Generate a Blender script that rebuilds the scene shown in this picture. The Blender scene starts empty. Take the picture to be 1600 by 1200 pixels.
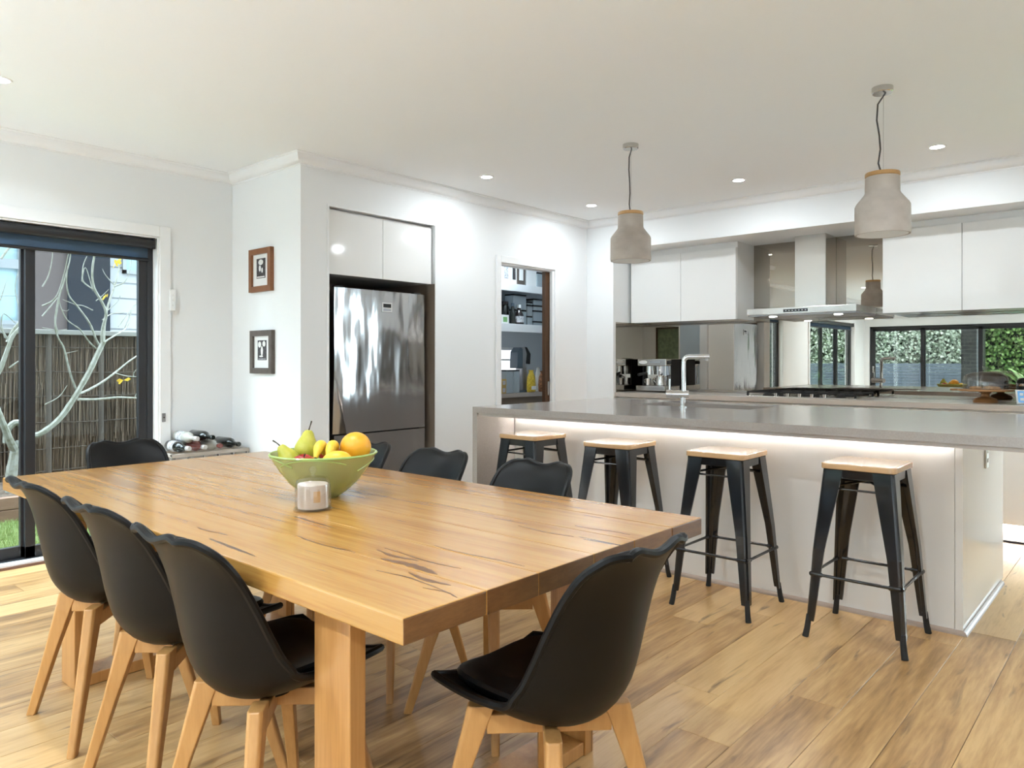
import bpy, bmesh, math, random
from mathutils import Vector, Matrix
random.seed(7)
R = random.random
U = random.uniform
scene = bpy.context.scene
COL = scene.collection

# ------------------------------------------------------------------ camera, world, exposure
YAW, FPX, HOR, CAMH = 0.72170, 1153.28, 564.46, 1.25
cd = bpy.data.cameras.new('camera'); cam = bpy.data.objects.new('camera', cd); COL.objects.link(cam)
cd.sensor_width = 36.0; cd.lens = 36.0 * FPX / 1600.0
cd.shift_y = (HOR - 600.0) / 1600.0
cd.clip_start = 0.05; cd.clip_end = 200
cam.location = (0, 0, CAMH); cam.rotation_euler = (math.pi / 2, 0, YAW)
scene.camera = cam
w = bpy.data.worlds.new('overcast_sky'); scene.world = w; w.use_nodes = True
bg = w.node_tree.nodes['Background']; bg.inputs[0].default_value = (0.80, 0.90, 1.0, 1); bg.inputs[1].default_value = 8.0
vs = scene.view_settings
vs.view_transform = 'Standard'; vs.look = 'None'; vs.gamma = 1.0; vs.use_curve_mapping = False
vs.exposure = 1.1
DOWN_W = 7.0         # watts of each downlight over the living and dining area
LIVE_W = 25.0         # added unseen downlights behind the camera, raised to light the ceiling
KITCH_W = 3.9         # the kitchen row is dimmed
STRIP_W = 2.0

# ------------------------------------------------------------------ room numbers (metres)
XL, XF, YP, YK, YB, XR = -5.21, -4.304, 2.76, 6.02, -5.0, 3.2
YM = 6.68            # face of the mirror splashback
CEIL, CB = 2.634, 2.561
BENCH = 0.948

# ------------------------------------------------------------------ helpers
class MB:
    def __init__(s): s.v = []; s.f = []
    def add(s, vs, fs):
        o = len(s.v); s.v += [tuple(p) for p in vs]; s.f += [tuple(i + o for i in q) for q in fs]; return s
    def box(s, x0, y0, z0, x1, y1, z1):
        return s.add([(x0,y0,z0),(x1,y0,z0),(x1,y1,z0),(x0,y1,z0),(x0,y0,z1),(x1,y0,z1),(x1,y1,z1),(x0,y1,z1)],
                     [(0,3,2,1),(4,5,6,7),(0,1,5,4),(1,2,6,5),(2,3,7,6),(3,0,4,7)])
    def cbox(s, c, d): return s.box(c[0]-d[0]/2, c[1]-d[1]/2, c[2]-d[2]/2, c[0]+d[0]/2, c[1]+d[1]/2, c[2]+d[2]/2)
    def quad(s, a, b, c, d): return s.add([a,b,c,d], [(0,1,2,3)])
    def tube(s, pts, rad, n=10, caps=True):
        P = [Vector(p) for p in pts]
        if not isinstance(rad, (list, tuple)): rad = [rad]*len(P)
        rings = []; t0 = (P[1]-P[0]).normalized()
        up = Vector((0,0,1)) if abs(t0.z) < .9 else Vector((1,0,0))
        nrm = t0.cross(up).normalized()
        for i, p in enumerate(P):
            t = (P[min(i+1,len(P)-1)] - P[max(i-1,0)]).normalized()
            nrm = (nrm - t*nrm.dot(t))
            if nrm.length < 1e-6: nrm = t.orthogonal()
            nrm.normalize(); b = t.cross(nrm)
            rings.append([p + (nrm*math.cos(2*math.pi*k/n) + b*math.sin(2*math.pi*k/n))*rad[i] for k in range(n)])
        return s.loft(rings, caps)
    def loft(s, rings, caps=True, closed=True):
        n = len(rings[0]); vs = [q for r in rings for q in r]; fs = []
        for i in range(len(rings)-1):
            for k in range(n if closed else n-1):
                k2 = (k+1) % n
                fs.append((i*n+k, i*n+k2, (i+1)*n+k2, (i+1)*n+k))
        if caps:
            fs.append(tuple(range(n-1,-1,-1))); fs.append(tuple((len(rings)-1)*n+k for k in range(n)))
        return s.add(vs, fs)
    def lathe(s, prof, n=32, c=(0,0,0), m=None):
        rings = []
        for r, z in prof:
            r = max(r, 1e-4)
            ring = [Vector((r*math.cos(2*math.pi*k/n), r*math.sin(2*math.pi*k/n), z)) for k in range(n)]
            if m is not None: ring = [m @ p for p in ring]
            rings.append([p + Vector(c) for p in ring])
        return s.loft(rings, True)
    def cyl(s, a, b, r, n=16): return s.tube([a, b], r, n)
    def prism(s, poly, d):   # poly: list of 3D points, d: extrusion vector
        d = Vector(d); a = [Vector(p) for p in poly]; n = len(a)
        return s.add(a + [p + d for p in a], [tuple(range(n-1,-1,-1)), tuple(range(n,2*n))] + [(i,(i+1)%n,(i+1)%n+n,i+n) for i in range(n)])
    def mesh(s, name, smooth=False, recalc=True):
        me = bpy.data.meshes.new(name); me.from_pydata(s.v, [], s.f); me.update()
        if recalc:
            bm = bmesh.new(); bm.from_mesh(me); bmesh.ops.recalc_face_normals(bm, faces=bm.faces); bm.to_mesh(me); bm.free()
        if smooth:
            me.polygons.foreach_set('use_smooth', [True]*len(me.polygons))
            me.set_sharp_from_angle(angle=math.radians(38))
        return me
    def build(s, name, mat, parent=None, smooth=False, bevel=0, recalc=True, loc=None, seg=2):
        me = s.mesh(name, smooth, recalc); me.materials.append(mat)
        o = bpy.data.objects.new(name, me); COL.objects.link(o)
        if parent: o.parent = parent
        if loc: o.location = loc
        if bevel:
            b = o.modifiers.new('bevel', 'BEVEL'); b.width = bevel; b.segments = seg; b.limit_method = 'ANGLE'
        return o
def box(x0,y0,z0,x1,y1,z1): return MB().box(x0,y0,z0,x1,y1,z1)
def tag(o, label, cat, group=None, kind=None):
    o['label'] = label
    if cat: o['category'] = cat
    if group: o['group'] = group
    if kind: o['kind'] = kind
    return o
def thing(name, label, cat, loc=(0,0,0), rz=0, group=None):
    o = bpy.data.objects.new(name, None); COL.objects.link(o); o.empty_display_size = .05
    o.location = loc; o.rotation_euler = (0,0,rz)
    return tag(o, label, cat, group)
def struct(o, label=None):
    o['kind'] = 'structure'
    if label: o['label'] = label
    return o
def sroot(name, label=None):
    o = bpy.data.objects.new(name, None); COL.objects.link(o); return struct(o, label)
def dup(root, loc, rz, label, group=None):
    r = root.copy(); COL.objects.link(r); r.location = loc; r.rotation_euler = (0,0,rz); r['label'] = label
    if group: r['group'] = group
    for ch in list(root.children):
        c = ch.copy(); COL.objects.link(c); c.parent = r
        for g in list(ch.children):
            d = g.copy(); COL.objects.link(d); d.parent = c
    return r
def unproj(px, py, X=None, Y=None, Z=None):
    t = (px-800)/FPX; a = -math.sin(YAW)+t*math.cos(YAW); b = math.cos(YAW)+t*math.sin(YAW)
    d = X/a if X is not None else (Y/b if Y is not None else FPX*(CAMH-Z)/(py-HOR))
    return Vector((a*d, b*d, CAMH-(py-HOR)*d/FPX))

# ------------------------------------------------------------------ materials
def mat(name, col, rough=.5, metal=0, spec=None, noise=None, bump=None, coat=0, emit=None, alpha=None, trans=0, ior=None):
    m = bpy.data.materials.new(name); m.use_nodes = True
    nt = m.node_tree; p = nt.nodes['Principled BSDF']
    p.inputs['Base Color'].default_value = (*col, 1); p.inputs['Roughness'].default_value = rough; p.inputs['Metallic'].default_value = metal
    if spec is not None: p.inputs['Specular IOR Level'].default_value = spec
    if coat: p.inputs['Coat Weight'].default_value = coat; p.inputs['Coat Roughness'].default_value = .06
    if emit: p.inputs['Emission Color'].default_value = (*emit[0],1); p.inputs['Emission Strength'].default_value = emit[1]
    if trans: p.inputs['Transmission Weight'].default_value = trans
    if ior: p.inputs['IOR'].default_value = ior
    if noise or bump:
        tc = nt.nodes.new('ShaderNodeTexCoord')
    if noise:   # (scale xyz, colour2, detail, contrast lo, hi)
        sc, c2, det, lo, hi = noise
        mp = nt.nodes.new('ShaderNodeMapping'); mp.inputs['Scale'].default_value = sc
        nt.links.new(tc.outputs['Object'], mp.inputs[0])
        nz = nt.nodes.new('ShaderNodeTexNoise'); nz.inputs['Detail'].default_value = det; nz.inputs['Scale'].default_value = 1
        nt.links.new(mp.outputs[0], nz.inputs[0])
        rp = nt.nodes.new('ShaderNodeValToRGB'); rp.color_ramp.elements[0].position = lo; rp.color_ramp.elements[1].position = hi
        rp.color_ramp.elements[0].color = (*col,1); rp.color_ramp.elements[1].color = (*c2,1)
        nt.links.new(nz.outputs[0], rp.inputs[0]); nt.links.new(rp.outputs[0], p.inputs['Base Color'])
    if bump:    # (scale xyz, strength, distance)
        sc, st, di = bump
        mp = nt.nodes.new('ShaderNodeMapping'); mp.inputs['Scale'].default_value = sc
        nt.links.new(tc.outputs['Object'], mp.inputs[0])
        nz = nt.nodes.new('ShaderNodeTexNoise'); nz.inputs['Scale'].default_value = 1; nz.inputs['Detail'].default_value = 2
        nt.links.new(mp.outputs[0], nz.inputs[0])
        bp = nt.nodes.new('ShaderNodeBump'); bp.inputs['Strength'].default_value = st; bp.inputs['Distance'].default_value = di
        nt.links.new(nz.outputs[0], bp.inputs['Height']); nt.links.new(bp.outputs[0], p.inputs['Normal'])
    return m
def wood(name, stops, scale, rough=.35, crack=None, coat=0, vary=.25, bumpst=.08):
    # grain along the axis with the small scale; each object gets its own offset and tone
    m = bpy.data.materials.new(name); m.use_nodes = True; nt = m.node_tree; p = nt.nodes['Principled BSDF']; N = nt.nodes.new; L = nt.links.new
    tc = N('ShaderNodeTexCoord'); oi = N('ShaderNodeObjectInfo')
    ofs = N('ShaderNodeVectorMath'); ofs.operation = 'SCALE'; ofs.inputs[0].default_value = (13.1, 17.7, 9.3); L(oi.outputs['Random'], ofs.inputs['Scale'])
    ad = N('ShaderNodeVectorMath'); L(tc.outputs['Object'], ad.inputs[0]); L(ofs.outputs[0], ad.inputs[1])
    mp = N('ShaderNodeMapping'); mp.inputs['Scale'].default_value = scale; L(ad.outputs[0], mp.inputs[0])
    n1 = N('ShaderNodeTexNoise'); n1.inputs['Scale'].default_value = 1; n1.inputs['Detail'].default_value = 6; n1.inputs['Roughness'].default_value = .62; n1.inputs['Distortion'].default_value = .35
    L(mp.outputs[0], n1.inputs[0])
    n2 = N('ShaderNodeTexNoise'); n2.inputs['Scale'].default_value = 6; n2.inputs['Detail'].default_value = 3; L(mp.outputs[0], n2.inputs[0])
    mx = N('ShaderNodeMath'); mx.operation = 'MULTIPLY_ADD'; mx.inputs[1].default_value = .3; L(n2.outputs[0], mx.inputs[0])
    mm = N('ShaderNodeMath'); mm.operation = 'MULTIPLY_ADD'; mm.inputs[1].default_value = .7; L(n1.outputs[0], mm.inputs[0]); L(mm.outputs[0], mx.inputs[2])
    va = N('ShaderNodeMath'); va.operation = 'MULTIPLY_ADD'; va.inputs[1].default_value = vary; va.inputs[2].default_value = -vary/2; L(oi.outputs['Random'], va.inputs[0]); L(va.outputs[0], mm.inputs[2])
    rp = N('ShaderNodeValToRGB'); cr = rp.color_ramp
    cr.elements[0].position = stops[0][0]; cr.elements[0].color = (*stops[0][1],1)
    cr.elements[1].position = stops[-1][0]; cr.elements[1].color = (*stops[-1][1],1)
    for q, c in stops[1:-1]:
        e = cr.elements.new(q); e.color = (*c,1)
    L(mx.outputs[0], rp.inputs[0]); out = rp.outputs[0]
    if crack:    # (scale, lo, hi, colour): thin dark gum veins and knots
        m3 = N('ShaderNodeMapping'); m3.inputs['Scale'].default_value = crack[0]; L(ad.outputs[0], m3.inputs[0])
        n3 = N('ShaderNodeTexNoise'); n3.inputs['Scale'].default_value = 1; n3.inputs['Detail'].default_value = 5; n3.inputs['Distortion'].default_value = .6; L(m3.outputs[0], n3.inputs[0])
        r3 = N('ShaderNodeValToRGB'); r3.color_ramp.elements[0].position = crack[1]; r3.color_ramp.elements[1].position = crack[2]
        r3.color_ramp.elements[0].color = (0,0,0,1); r3.color_ramp.elements[1].color = (1,1,1,1); L(n3.outputs[0], r3.inputs[0])
        mc = N('ShaderNodeMix'); mc.data_type = 'RGBA'; L(r3.outputs[0], mc.inputs[0]); L(out, mc.inputs[6]); mc.inputs[7].default_value = (*crack[3],1); out = mc.outputs[2]
    L(out, p.inputs['Base Color']); p.inputs['Roughness'].default_value = rough
    if coat: p.inputs['Coat Weight'].default_value = coat; p.inputs['Coat Roughness'].default_value = .18
    bp = N('ShaderNodeBump'); bp.inputs['Strength'].default_value = bumpst; bp.inputs['Distance'].default_value = .004; L(mx.outputs[0], bp.inputs['Height']); L(bp.outputs[0], p.inputs['Normal'])
    return m
def thin_glass(name, tint=(1,1,1), edge=.45, extra=0):
    m = bpy.data.materials.new(name); m.use_nodes = True; nt = m.node_tree; nt.nodes.clear(); N = nt.nodes.new; L = nt.links.new
    o = N('ShaderNodeOutputMaterial'); t = N('ShaderNodeBsdfTransparent'); t.inputs[0].default_value = (*tint,1)
    g = N('ShaderNodeBsdfGlossy'); g.inputs['Roughness'].default_value = .02
    fr = N('ShaderNodeLayerWeight'); pw = N('ShaderNodeMath'); pw.operation = 'POWER'; pw.inputs[1].default_value = 4; L(fr.outputs['Facing'], pw.inputs[0])
    ad = N('ShaderNodeMath'); ad.operation = 'MULTIPLY_ADD'; ad.inputs[1].default_value = edge; ad.inputs[2].default_value = .04+extra; L(pw.outputs[0], ad.inputs[0])
    mx = N('ShaderNodeMixShader'); L(ad.outputs[0], mx.inputs[0]); L(t.outputs[0], mx.inputs[1]); L(g.outputs[0], mx.inputs[2]); L(mx.outputs[0], o.inputs[0])
    return m
def veil(name, col, through, rough=.25):   # sheer or frosted: part diffuse, part see-through
    m = bpy.data.materials.new(name); m.use_nodes = True; nt = m.node_tree; N = nt.nodes.new; L = nt.links.new
    p = nt.nodes['Principled BSDF']; p.inputs['Base Color'].default_value = (*col,1); p.inputs['Roughness'].default_value = rough
    o = nt.nodes['Material Output']; t = N('ShaderNodeBsdfTransparent'); t.inputs[0].default_value = (*[min(1,c*1.25) for c in col],1)
    mx = N('ShaderNodeMixShader'); mx.inputs[0].default_value = through; L(p.outputs[0], mx.inputs[1]); L(t.outputs[0], mx.inputs[2]); L(mx.outputs[0], o.inputs[0])
    return m
def emis(name, col, s):
    m = bpy.data.materials.new(name); m.use_nodes = True; nt = m.node_tree; nt.nodes.clear()
    o = nt.nodes.new('ShaderNodeOutputMaterial'); e = nt.nodes.new('ShaderNodeEmission'); e.inputs[0].default_value = (*col,1); e.inputs[1].default_value = s
    nt.links.new(e.outputs[0], o.inputs[0]); return m
def brickmat(name, c1, c2, mortar, w=.23, h=.086):
    m = bpy.data.materials.new(name); m.use_nodes = True; nt = m.node_tree; p = nt.nodes['Principled BSDF']
    tc = nt.nodes.new('ShaderNodeTexCoord'); b = nt.nodes.new('ShaderNodeTexBrick'); sp = nt.nodes.new('ShaderNodeSeparateXYZ'); cb = nt.nodes.new('ShaderNodeCombineXYZ'); ad = nt.nodes.new('ShaderNodeMath')
    nt.links.new(tc.outputs['Object'], sp.inputs[0]); nt.links.new(sp.outputs[0], ad.inputs[0]); nt.links.new(sp.outputs[1], ad.inputs[1]); nt.links.new(ad.outputs[0], cb.inputs[0]); nt.links.new(sp.outputs[2], cb.inputs[1]); nt.links.new(cb.outputs[0], b.inputs[0])
    b.inputs['Scale'].default_value = 1; b.inputs['Brick Width'].default_value = w; b.inputs['Row Height'].default_value = h; b.inputs['Mortar Size'].default_value = .006
    b.inputs['Color1'].default_value = (*c1,1); b.inputs['Color2'].default_value = (*c2,1); b.inputs['Mortar'].default_value = (*mortar,1)
    nt.links.new(b.outputs[0], p.inputs['Base Color']); p.inputs['Roughness'].default_value = .8
    return m

M = {}
M['wall'] = mat('wall_paint', (.85,.865,.875), .75, bump=((60,60,60), .02, .002))
M['ceil'] = mat('ceiling_paint', (.90,.925,.945), .9)
M['trim'] = mat('white_trim_gloss', (.86,.87,.88), .35)
M['gloss'] = mat('white_gloss_laminate', (.84,.84,.83), .08, coat=.3)
M['offwhite'] = mat('warm_white_gloss_panel', (.80,.765,.72), .07, coat=.2)
M['taupe'] = mat('taupe_laminate', (.24,.19,.15), .45)
M['stone'] = mat('grey_engineered_stone', (.35,.31,.285), .17, noise=((160,160,160), (.39,.35,.32), 3, .35, .7))
M['stone2'] = mat('pale_engineered_stone', (.46,.41,.37), .2)
M['steel'] = mat('brushed_steel', (.62,.60,.57), .22, 1, bump=((4,4,300), .05, .001))
M['chrome'] = mat('chrome', (.75,.75,.75), .06, 1)
M['fridge'] = mat('wavy_stainless_steel', (.50,.505,.515), .13, 1, bump=((3.2,5.5,1.6), .55, .022))
M['fridge_side'] = mat('dark_fridge_side', (.02,.02,.022), .4)
M['mirror'] = mat('bronze_tinted_mirror', (.40,.365,.32), .004, 1)
M['black'] = mat('black_plastic', (.0042,.004,.004), .42, spec=.2, bump=((900,900,900), .04, .0005))
M['leather'] = mat('black_leatherette', (.004,.004,.0043), .36, spec=.22, bump=((220,220,220), .08, .001))
M['bmetal'] = mat('black_gloss_metal', (.008,.009,.011), .18, coat=.4)
M['alu'] = mat('black_aluminium', (.018,.019,.023), .38)
M['rubber'] = mat('black_rubber', (.01,.01,.01), .7)
M['blackgl'] = mat('black_gloss', (.006,.006,.007), .08)
M['glass'] = thin_glass('window_glass', (.93,.98,.97))
M['clear'] = thin_glass('clear_glass', (.985,.985,.985), edge=.36, extra=.03)
M['blind'] = veil('sheer_grey_blind', (.12,.19,.28), .55, .8)
M['beech'] = wood('beech_leg', [(.3,(.40,.19,.055)),(.55,(.51,.26,.085)),(.75,(.58,.32,.12))], (14,14,2.2), .38, vary=.12)
M['table'] = wood('honey_hardwood', [(.22,(.18,.064,.013)),(.40,(.33,.142,.030)),(.56,(.43,.215,.050)),(.8,(.49,.272,.080))], (1.1,26,26), .26, crack=((1.5,30,30),.70,.725,(.085,.034,.012)), coat=.25, vary=.16, bumpst=.05)
M['endgrain'] = wood('shaded_end_grain', [(.25,(.075,.028,.008)),(.5,(.14,.058,.017)),(.8,(.21,.10,.034))], (26,9,40), .4, crack=((5,34,5),.68,.71,(.03,.012,.005)), vary=.2)  # end grain tone, darkened further with the shade of the end face
M['knot'] = wood('dark_knot', [(.3,(.06,.022,.008)),(.7,(.22,.10,.035))], (8,60,60), .35, vary=0)
M['tableleg'] = wood('honey_hardwood_leg', [(.22,(.27,.11,.03)),(.45,(.44,.205,.06)),(.75,(.56,.29,.10))], (26,26,1.2), .3, crack=((30,30,1.2),.68,.72,(.07,.03,.01)), coat=.2, vary=.1, bumpst=.05)
M['floor'] = wood('oak_floorboard', [(.22,(.16,.076,.024)),(.40,(.385,.215,.08)),(.56,(.55,.34,.145)),(.8,(.65,.435,.205))], (13,1.1,13), .33, crack=((21,3.0,21),.62,.74,(.15,.082,.036)), vary=.26, bumpst=.12)
M['seatwood'] = wood('bamboo_seat', [(.3,(.50,.30,.145)),(.7,(.62,.40,.215))], (2,22,22), .13, vary=.1, bumpst=.02, coat=.5)
M['walnut'] = wood('dark_stained_door', [(.3,(.045,.020,.009)),(.7,(.11,.052,.022))], (20,20,1.4), .35)
M['redwood'] = wood('red_brown_frame', [(.3,(.16,.055,.018)),(.7,(.26,.10,.035))], (20,20,20), .35)
M['greywood'] = wood('grey_brown_frame', [(.3,(.085,.066,.055)),(.7,(.135,.11,.095))], (20,20,20), .4)
M['acacia'] = wood('acacia_board', [(.3,(.23,.105,.035)),(.7,(.42,.22,.085))], (3,20,20), .35)
M['concrete'] = mat('pale_concrete', (.44,.385,.34), .85, noise=((9,9,12), (.54,.485,.435), 5, .35, .7), bump=((60,60,60), .1, .003))
M['white_in'] = mat('white_shade_lining', (.8,.78,.75), .6)
M['lightwood'] = wood('pale_wood_cap', [(.3,(.45,.25,.09)),(.7,(.58,.35,.15))], (20,3,20), .5)
M['lamp'] = emis('downlight_lens', (1,.97,.92), 30)
M['led'] = emis('led_strip_light', (1,.98,.94), 110)
M['kick'] = emis('toe_kick_glow', (1,.97,.92), 14)
M['cord'] = mat('grey_cord', (.06,.06,.065), .6)
M['paper'] = mat('white_paper', (.80,.80,.79), .7)
M['ink'] = mat('dark_print', (.035,.033,.036), .6, noise=((70,70,70), (.10,.09,.10), 3, .45, .65))
M['bowl'] = veil('frosted_green_glass', (.58,.61,.30), .42, .15)
M['wax'] = mat('cream_candle', (.56,.46,.37), .55)
M['pear'] = mat('pear_skin', (.42,.40,.035), .4, noise=((40,40,40), (.52,.47,.07), 4, .4, .7))
M['apple'] = mat('red_apple_skin', (.33,.022,.02), .25, noise=((30,30,8), (.55,.13,.04), 4, .5, .75))
M['banana'] = mat('banana_skin', (.80,.53,.045), .45, noise=((40,40,40), (.60,.36,.03), 4, .55, .75))
M['orange'] = mat('orange_skin', (.83,.38,.02), .4, bump=((220,220,220), .2, .002))
M['mango'] = mat('mango_skin', (.78,.46,.03), .4)
M['stem'] = mat('brown_stem', (.05,.035,.015), .7)
M['winegl'] = mat('dark_bottle_glass', (.008,.010,.008), .06, coat=.3)
M['rose'] = mat('rose_wine', (.20,.055,.045), .08, coat=.3)
M['clearbt'] = mat('clear_bottle', (.52,.52,.48), .08, coat=.4)
M['capw'] = mat('silver_cap', (.62,.61,.60), .35, .3)
M['label'] = mat('paper_label', (.55,.55,.57), .6, noise=((60,60,60), (.22,.22,.25), 3, .5, .6))
M['rack'] = mat('pale_wood_rack', (.50,.45,.40), .5)
M['galv'] = mat('grey_metal_strip', (.35,.35,.36), .35, .8)
# pantry and outdoors
M['pwall'] = mat('daylight_tinted_pantry_wall', (.60,.65,.69), .7)  # cool daylight of the pantry is put into this wall colour
M['frost'] = emis('glowing_frosted_pane', (.86,.93,1.0), 1.5)  # pane emits by itself, standing in for daylight behind the pantry window
M['plas'] = veil('clear_food_container', (.55,.62,.66), .35, .2)
M['flour'] = mat('white_contents', (.75,.75,.74), .8)
M['oats'] = mat('oat_contents', (.55,.49,.40), .9, noise=((90,90,90),(.38,.32,.24),3,.4,.6))
M['pasta'] = mat('yellow_packet', (.70,.50,.05), .35, noise=((50,50,50),(.50,.33,.02),3,.4,.6))
M['snack'] = mat('brown_snacks', (.30,.13,.05), .6, noise=((60,60,60),(.12,.05,.02),3,.4,.6))
M['amber'] = mat('mustard_box', (.48,.33,.10), .6)
M['greenlab'] = mat('green_label', (.20,.42,.16), .6)
M['slate'] = mat('slate_blue_plastic', (.07,.10,.13), .35)
M['sauce'] = mat('dark_sauce', (.018,.012,.012), .12)
M['render'] = mat('charcoal_render', (.012,.014,.018), .9, spec=0)
M['brownr'] = mat('mauve_brown_render', (.05,.042,.042), .9, spec=0)
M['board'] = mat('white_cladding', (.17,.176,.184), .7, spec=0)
M['winpane'] = mat('pane_with_painted_sky', (.13,.19,.215), .12)  # reflected sky painted in as a pale blue base colour
M['gframe'] = mat('grey_window_frame', (.10,.11,.12), .5)
M['brush'] = wood('brushwood_stick', [(.25,(.05,.034,.023)),(.5,(.135,.098,.07)),(.8,(.27,.205,.15))], (90,35,2.0), .9, vary=0)
M['brushback'] = mat('dark_brushwood_core', (.05,.04,.032), .95)
M['cap'] = mat('weathered_cap_rail', (.15,.147,.138), .8)
M['bark'] = mat('pale_bark', (.215,.215,.19), .75, noise=((22,22,22),(.12,.12,.085),4,.45,.7))
M['sleeper'] = wood('brown_sleeper', [(.3,(.13,.065,.045)),(.7,(.24,.13,.09))], (20,2,20), .7)
M['mulch'] = mat('mulch', (.045,.030,.022), .95, noise=((40,40,40),(.12,.085,.06),4,.45,.6), bump=((40,40,40),.8,.03))
M['grass'] = mat('lawn_green', (.15,.22,.055), .7, noise=((30,30,30),(.22,.29,.10),3,.4,.6))
M['soil'] = mat('lawn_base', (.12,.16,.05), .95)
M['paving'] = mat('pale_paving', (.58,.57,.55), .8)
M['hedge'] = mat('silver_hedge_leaf', (.50,.56,.50), .6, noise=((9,9,9),(.20,.27,.19),3,.4,.65))
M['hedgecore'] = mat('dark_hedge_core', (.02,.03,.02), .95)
M['slat'] = mat('blue_grey_slat', (.075,.10,.135), .6)
M['palm'] = mat('palm_leaf', (.09,.20,.045), .45, noise=((6,6,6),(.22,.34,.12),3,.4,.6))
M['pool'] = mat('pool_water', (.03,.36,.50), .08)
M['dbrick'] = brickmat('dark_brick', (.035,.038,.045), (.06,.062,.07), (.13,.13,.13))
M['pbrick'] = brickmat('pale_brick', (.34,.36,.40), (.42,.44,.47), (.55,.55,.55))
M['greenart'] = mat('green_botanical_print', (.14,.20,.12), .5, noise=((9,9,9),(.26,.33,.22),4,.4,.6))
M['screen'] = emis('tablet_screen', (.16,.36,.62), .55)
M['cookie'] = mat('golden_biscuit', (.52,.30,.12), .8, noise=((60,60,60),(.33,.17,.06),3,.4,.6))

# ------------------------------------------------------------------ shell of the room
T = .2
fl = struct(box(XL-.2, YB-.2, -.20, XR+.2, 6.9, -.018).build('floor', M['taupe']), 'oak plank floor with dark joints')
def plank(x0, x1, y0, y1):
    b = .0007; m = MB()
    cx, cy = (x0+x1)/2, (y0+y1)/2; hx, hy = (x1-x0)/2, (y1-y0)/2
    r = [[(-hx,-hy,-.016),(hx,-hy,-.016),(hx,hy,-.016),(-hx,hy,-.016)],
         [(-hx,-hy,-b*1.3),(hx,-hy,-b*1.3),(hx,hy,-b*1.3),(-hx,hy,-b*1.3)],
         [(-hx+b,-hy+b,0),(hx-b,-hy+b,0),(hx-b,hy-b,0),(-hx+b,hy-b,0)]]
    m.loft([[Vector(p) for p in q] for q in r], True)
    return m, (cx, cy, 0)
PW, PL = .189, 1.86
rest = MB(); col = 0; x = XL
while x < XR - .01:
    x1 = min(x+PW, XR); y = YB - U(.1, PL-.1); 
    while y < 6.02:
        a, b = max(y, YB), min(y+PL, 6.02)
        if b - a > .03:
            if x < .75 and b > -.5:
                m, c = plank(x+.0009, x1-.0009, a+.0009, b-.0009); m.build('plank', M['floor'], fl, recalc=False, loc=c)
            else:
                m, c = plank(x+.0009, x1-.0009, a+.0009, b-.0009); rest.add([Vector(p)+Vector(c) for p in m.v], m.f)
        y += PL
    x = x1; col += 1
o = rest.build('far_planks', M['floor'], fl); o['kind'] = 'stuff'
struct(box(XL-.2, YB-.2, CEIL, XR+.2, 7.3, CEIL+.12).build('ceiling', M['ceil']), 'plain white plaster ceiling')

struct(MB().box(XL-.25,YB-.25,CEIL+.13,XR+.3,7.3,5.6).box(XL-.7,YB-.7,5.6,XR+.7,7.7,5.75).build('added_upper_storey', mat('upper_wall_render',(.35,.34,.33),.9)), 'added unseen upper storey and eaves that shade the side passage')  # added out of view to keep sky light off the side passage
def wall_x(name, X0, X1, y0, y1, holes, z1=CEIL, m='wall'):
    w_ = MB(); y = y0
    for (a, b, za, zb) in sorted(holes):
        w_.box(X0, y, 0, X1, a, z1)
        if zb < z1: w_.box(X0, a, zb, X1, b, z1)
        if za > 0: w_.box(X0, a, 0, X1, b, za)
        y = b
    w_.box(X0, y, 0, X1, y1, z1)
    return struct(w_.build(name, M[m]))
def wall_y(name, Y0, Y1, x0, x1, holes, z1=CEIL, m='wall'):
    w_ = MB(); x = x0
    for (a, b, za, zb) in sorted(holes):
        w_.box(x, Y0, 0, a, Y1, z1)
        if zb < z1: w_.box(a, Y0, zb, b, Y1, z1)
        if za > 0: w_.box(a, Y0, 0, b, Y1, za)
        x = b
    w_.box(x, Y0, 0, x1, Y1, z1)
    return struct(w_.build(name, M[m]))
D1 = (-.06, 2.22); D2 = (-4.26, -1.43); HEAD = 2.11
NI = (2.978, 3.973); PA = (4.735, 5.49)
wall_x('wall_left', XL-.2, XL, YB-.2, YP, [(D1[0],D1[1],0,HEAD), (D2[0],D2[1],0,HEAD)])
wall_y('wall_return', YP, YP+.1, XL-.2, XF-.1, [])
wall_x('wall_fridge', XF-.1, XF, YP, YK, [(NI[0],NI[1],0,2.32), (PA[0],PA[1],0,2.107)])
struct(MB().box(XF-.1, YK, 0, -3.99, 7.2, CEIL).build('wall_nib', M['wall']))
struct(box(-3.99, YM+.012, 0, -.33, YM+.15, CEIL).build('wall_kitchen', M['wall']))
struct(MB().box(-.56, YK, 0, -.33, YM+.012, CEIL).build('wall_end', M['wall']))
struct(box(-3.99, YK, 2.33, -.56, YM+.012, CEIL).build('wall_bulkhead', M['wall']), 'white bulkhead above the kitchen cabinets')
wall_y('wall_far', YK, YK+.15, -.33, XR, [(-.27, .93, 0, HEAD)])
wall_x('wall_right', XR, XR+.2, YB-.2, YK+.15, [])
wall_y('wall_back', YB-.2, YB, XL, XR, [(-5.1, -1.8, 0, 2.05)])
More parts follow.
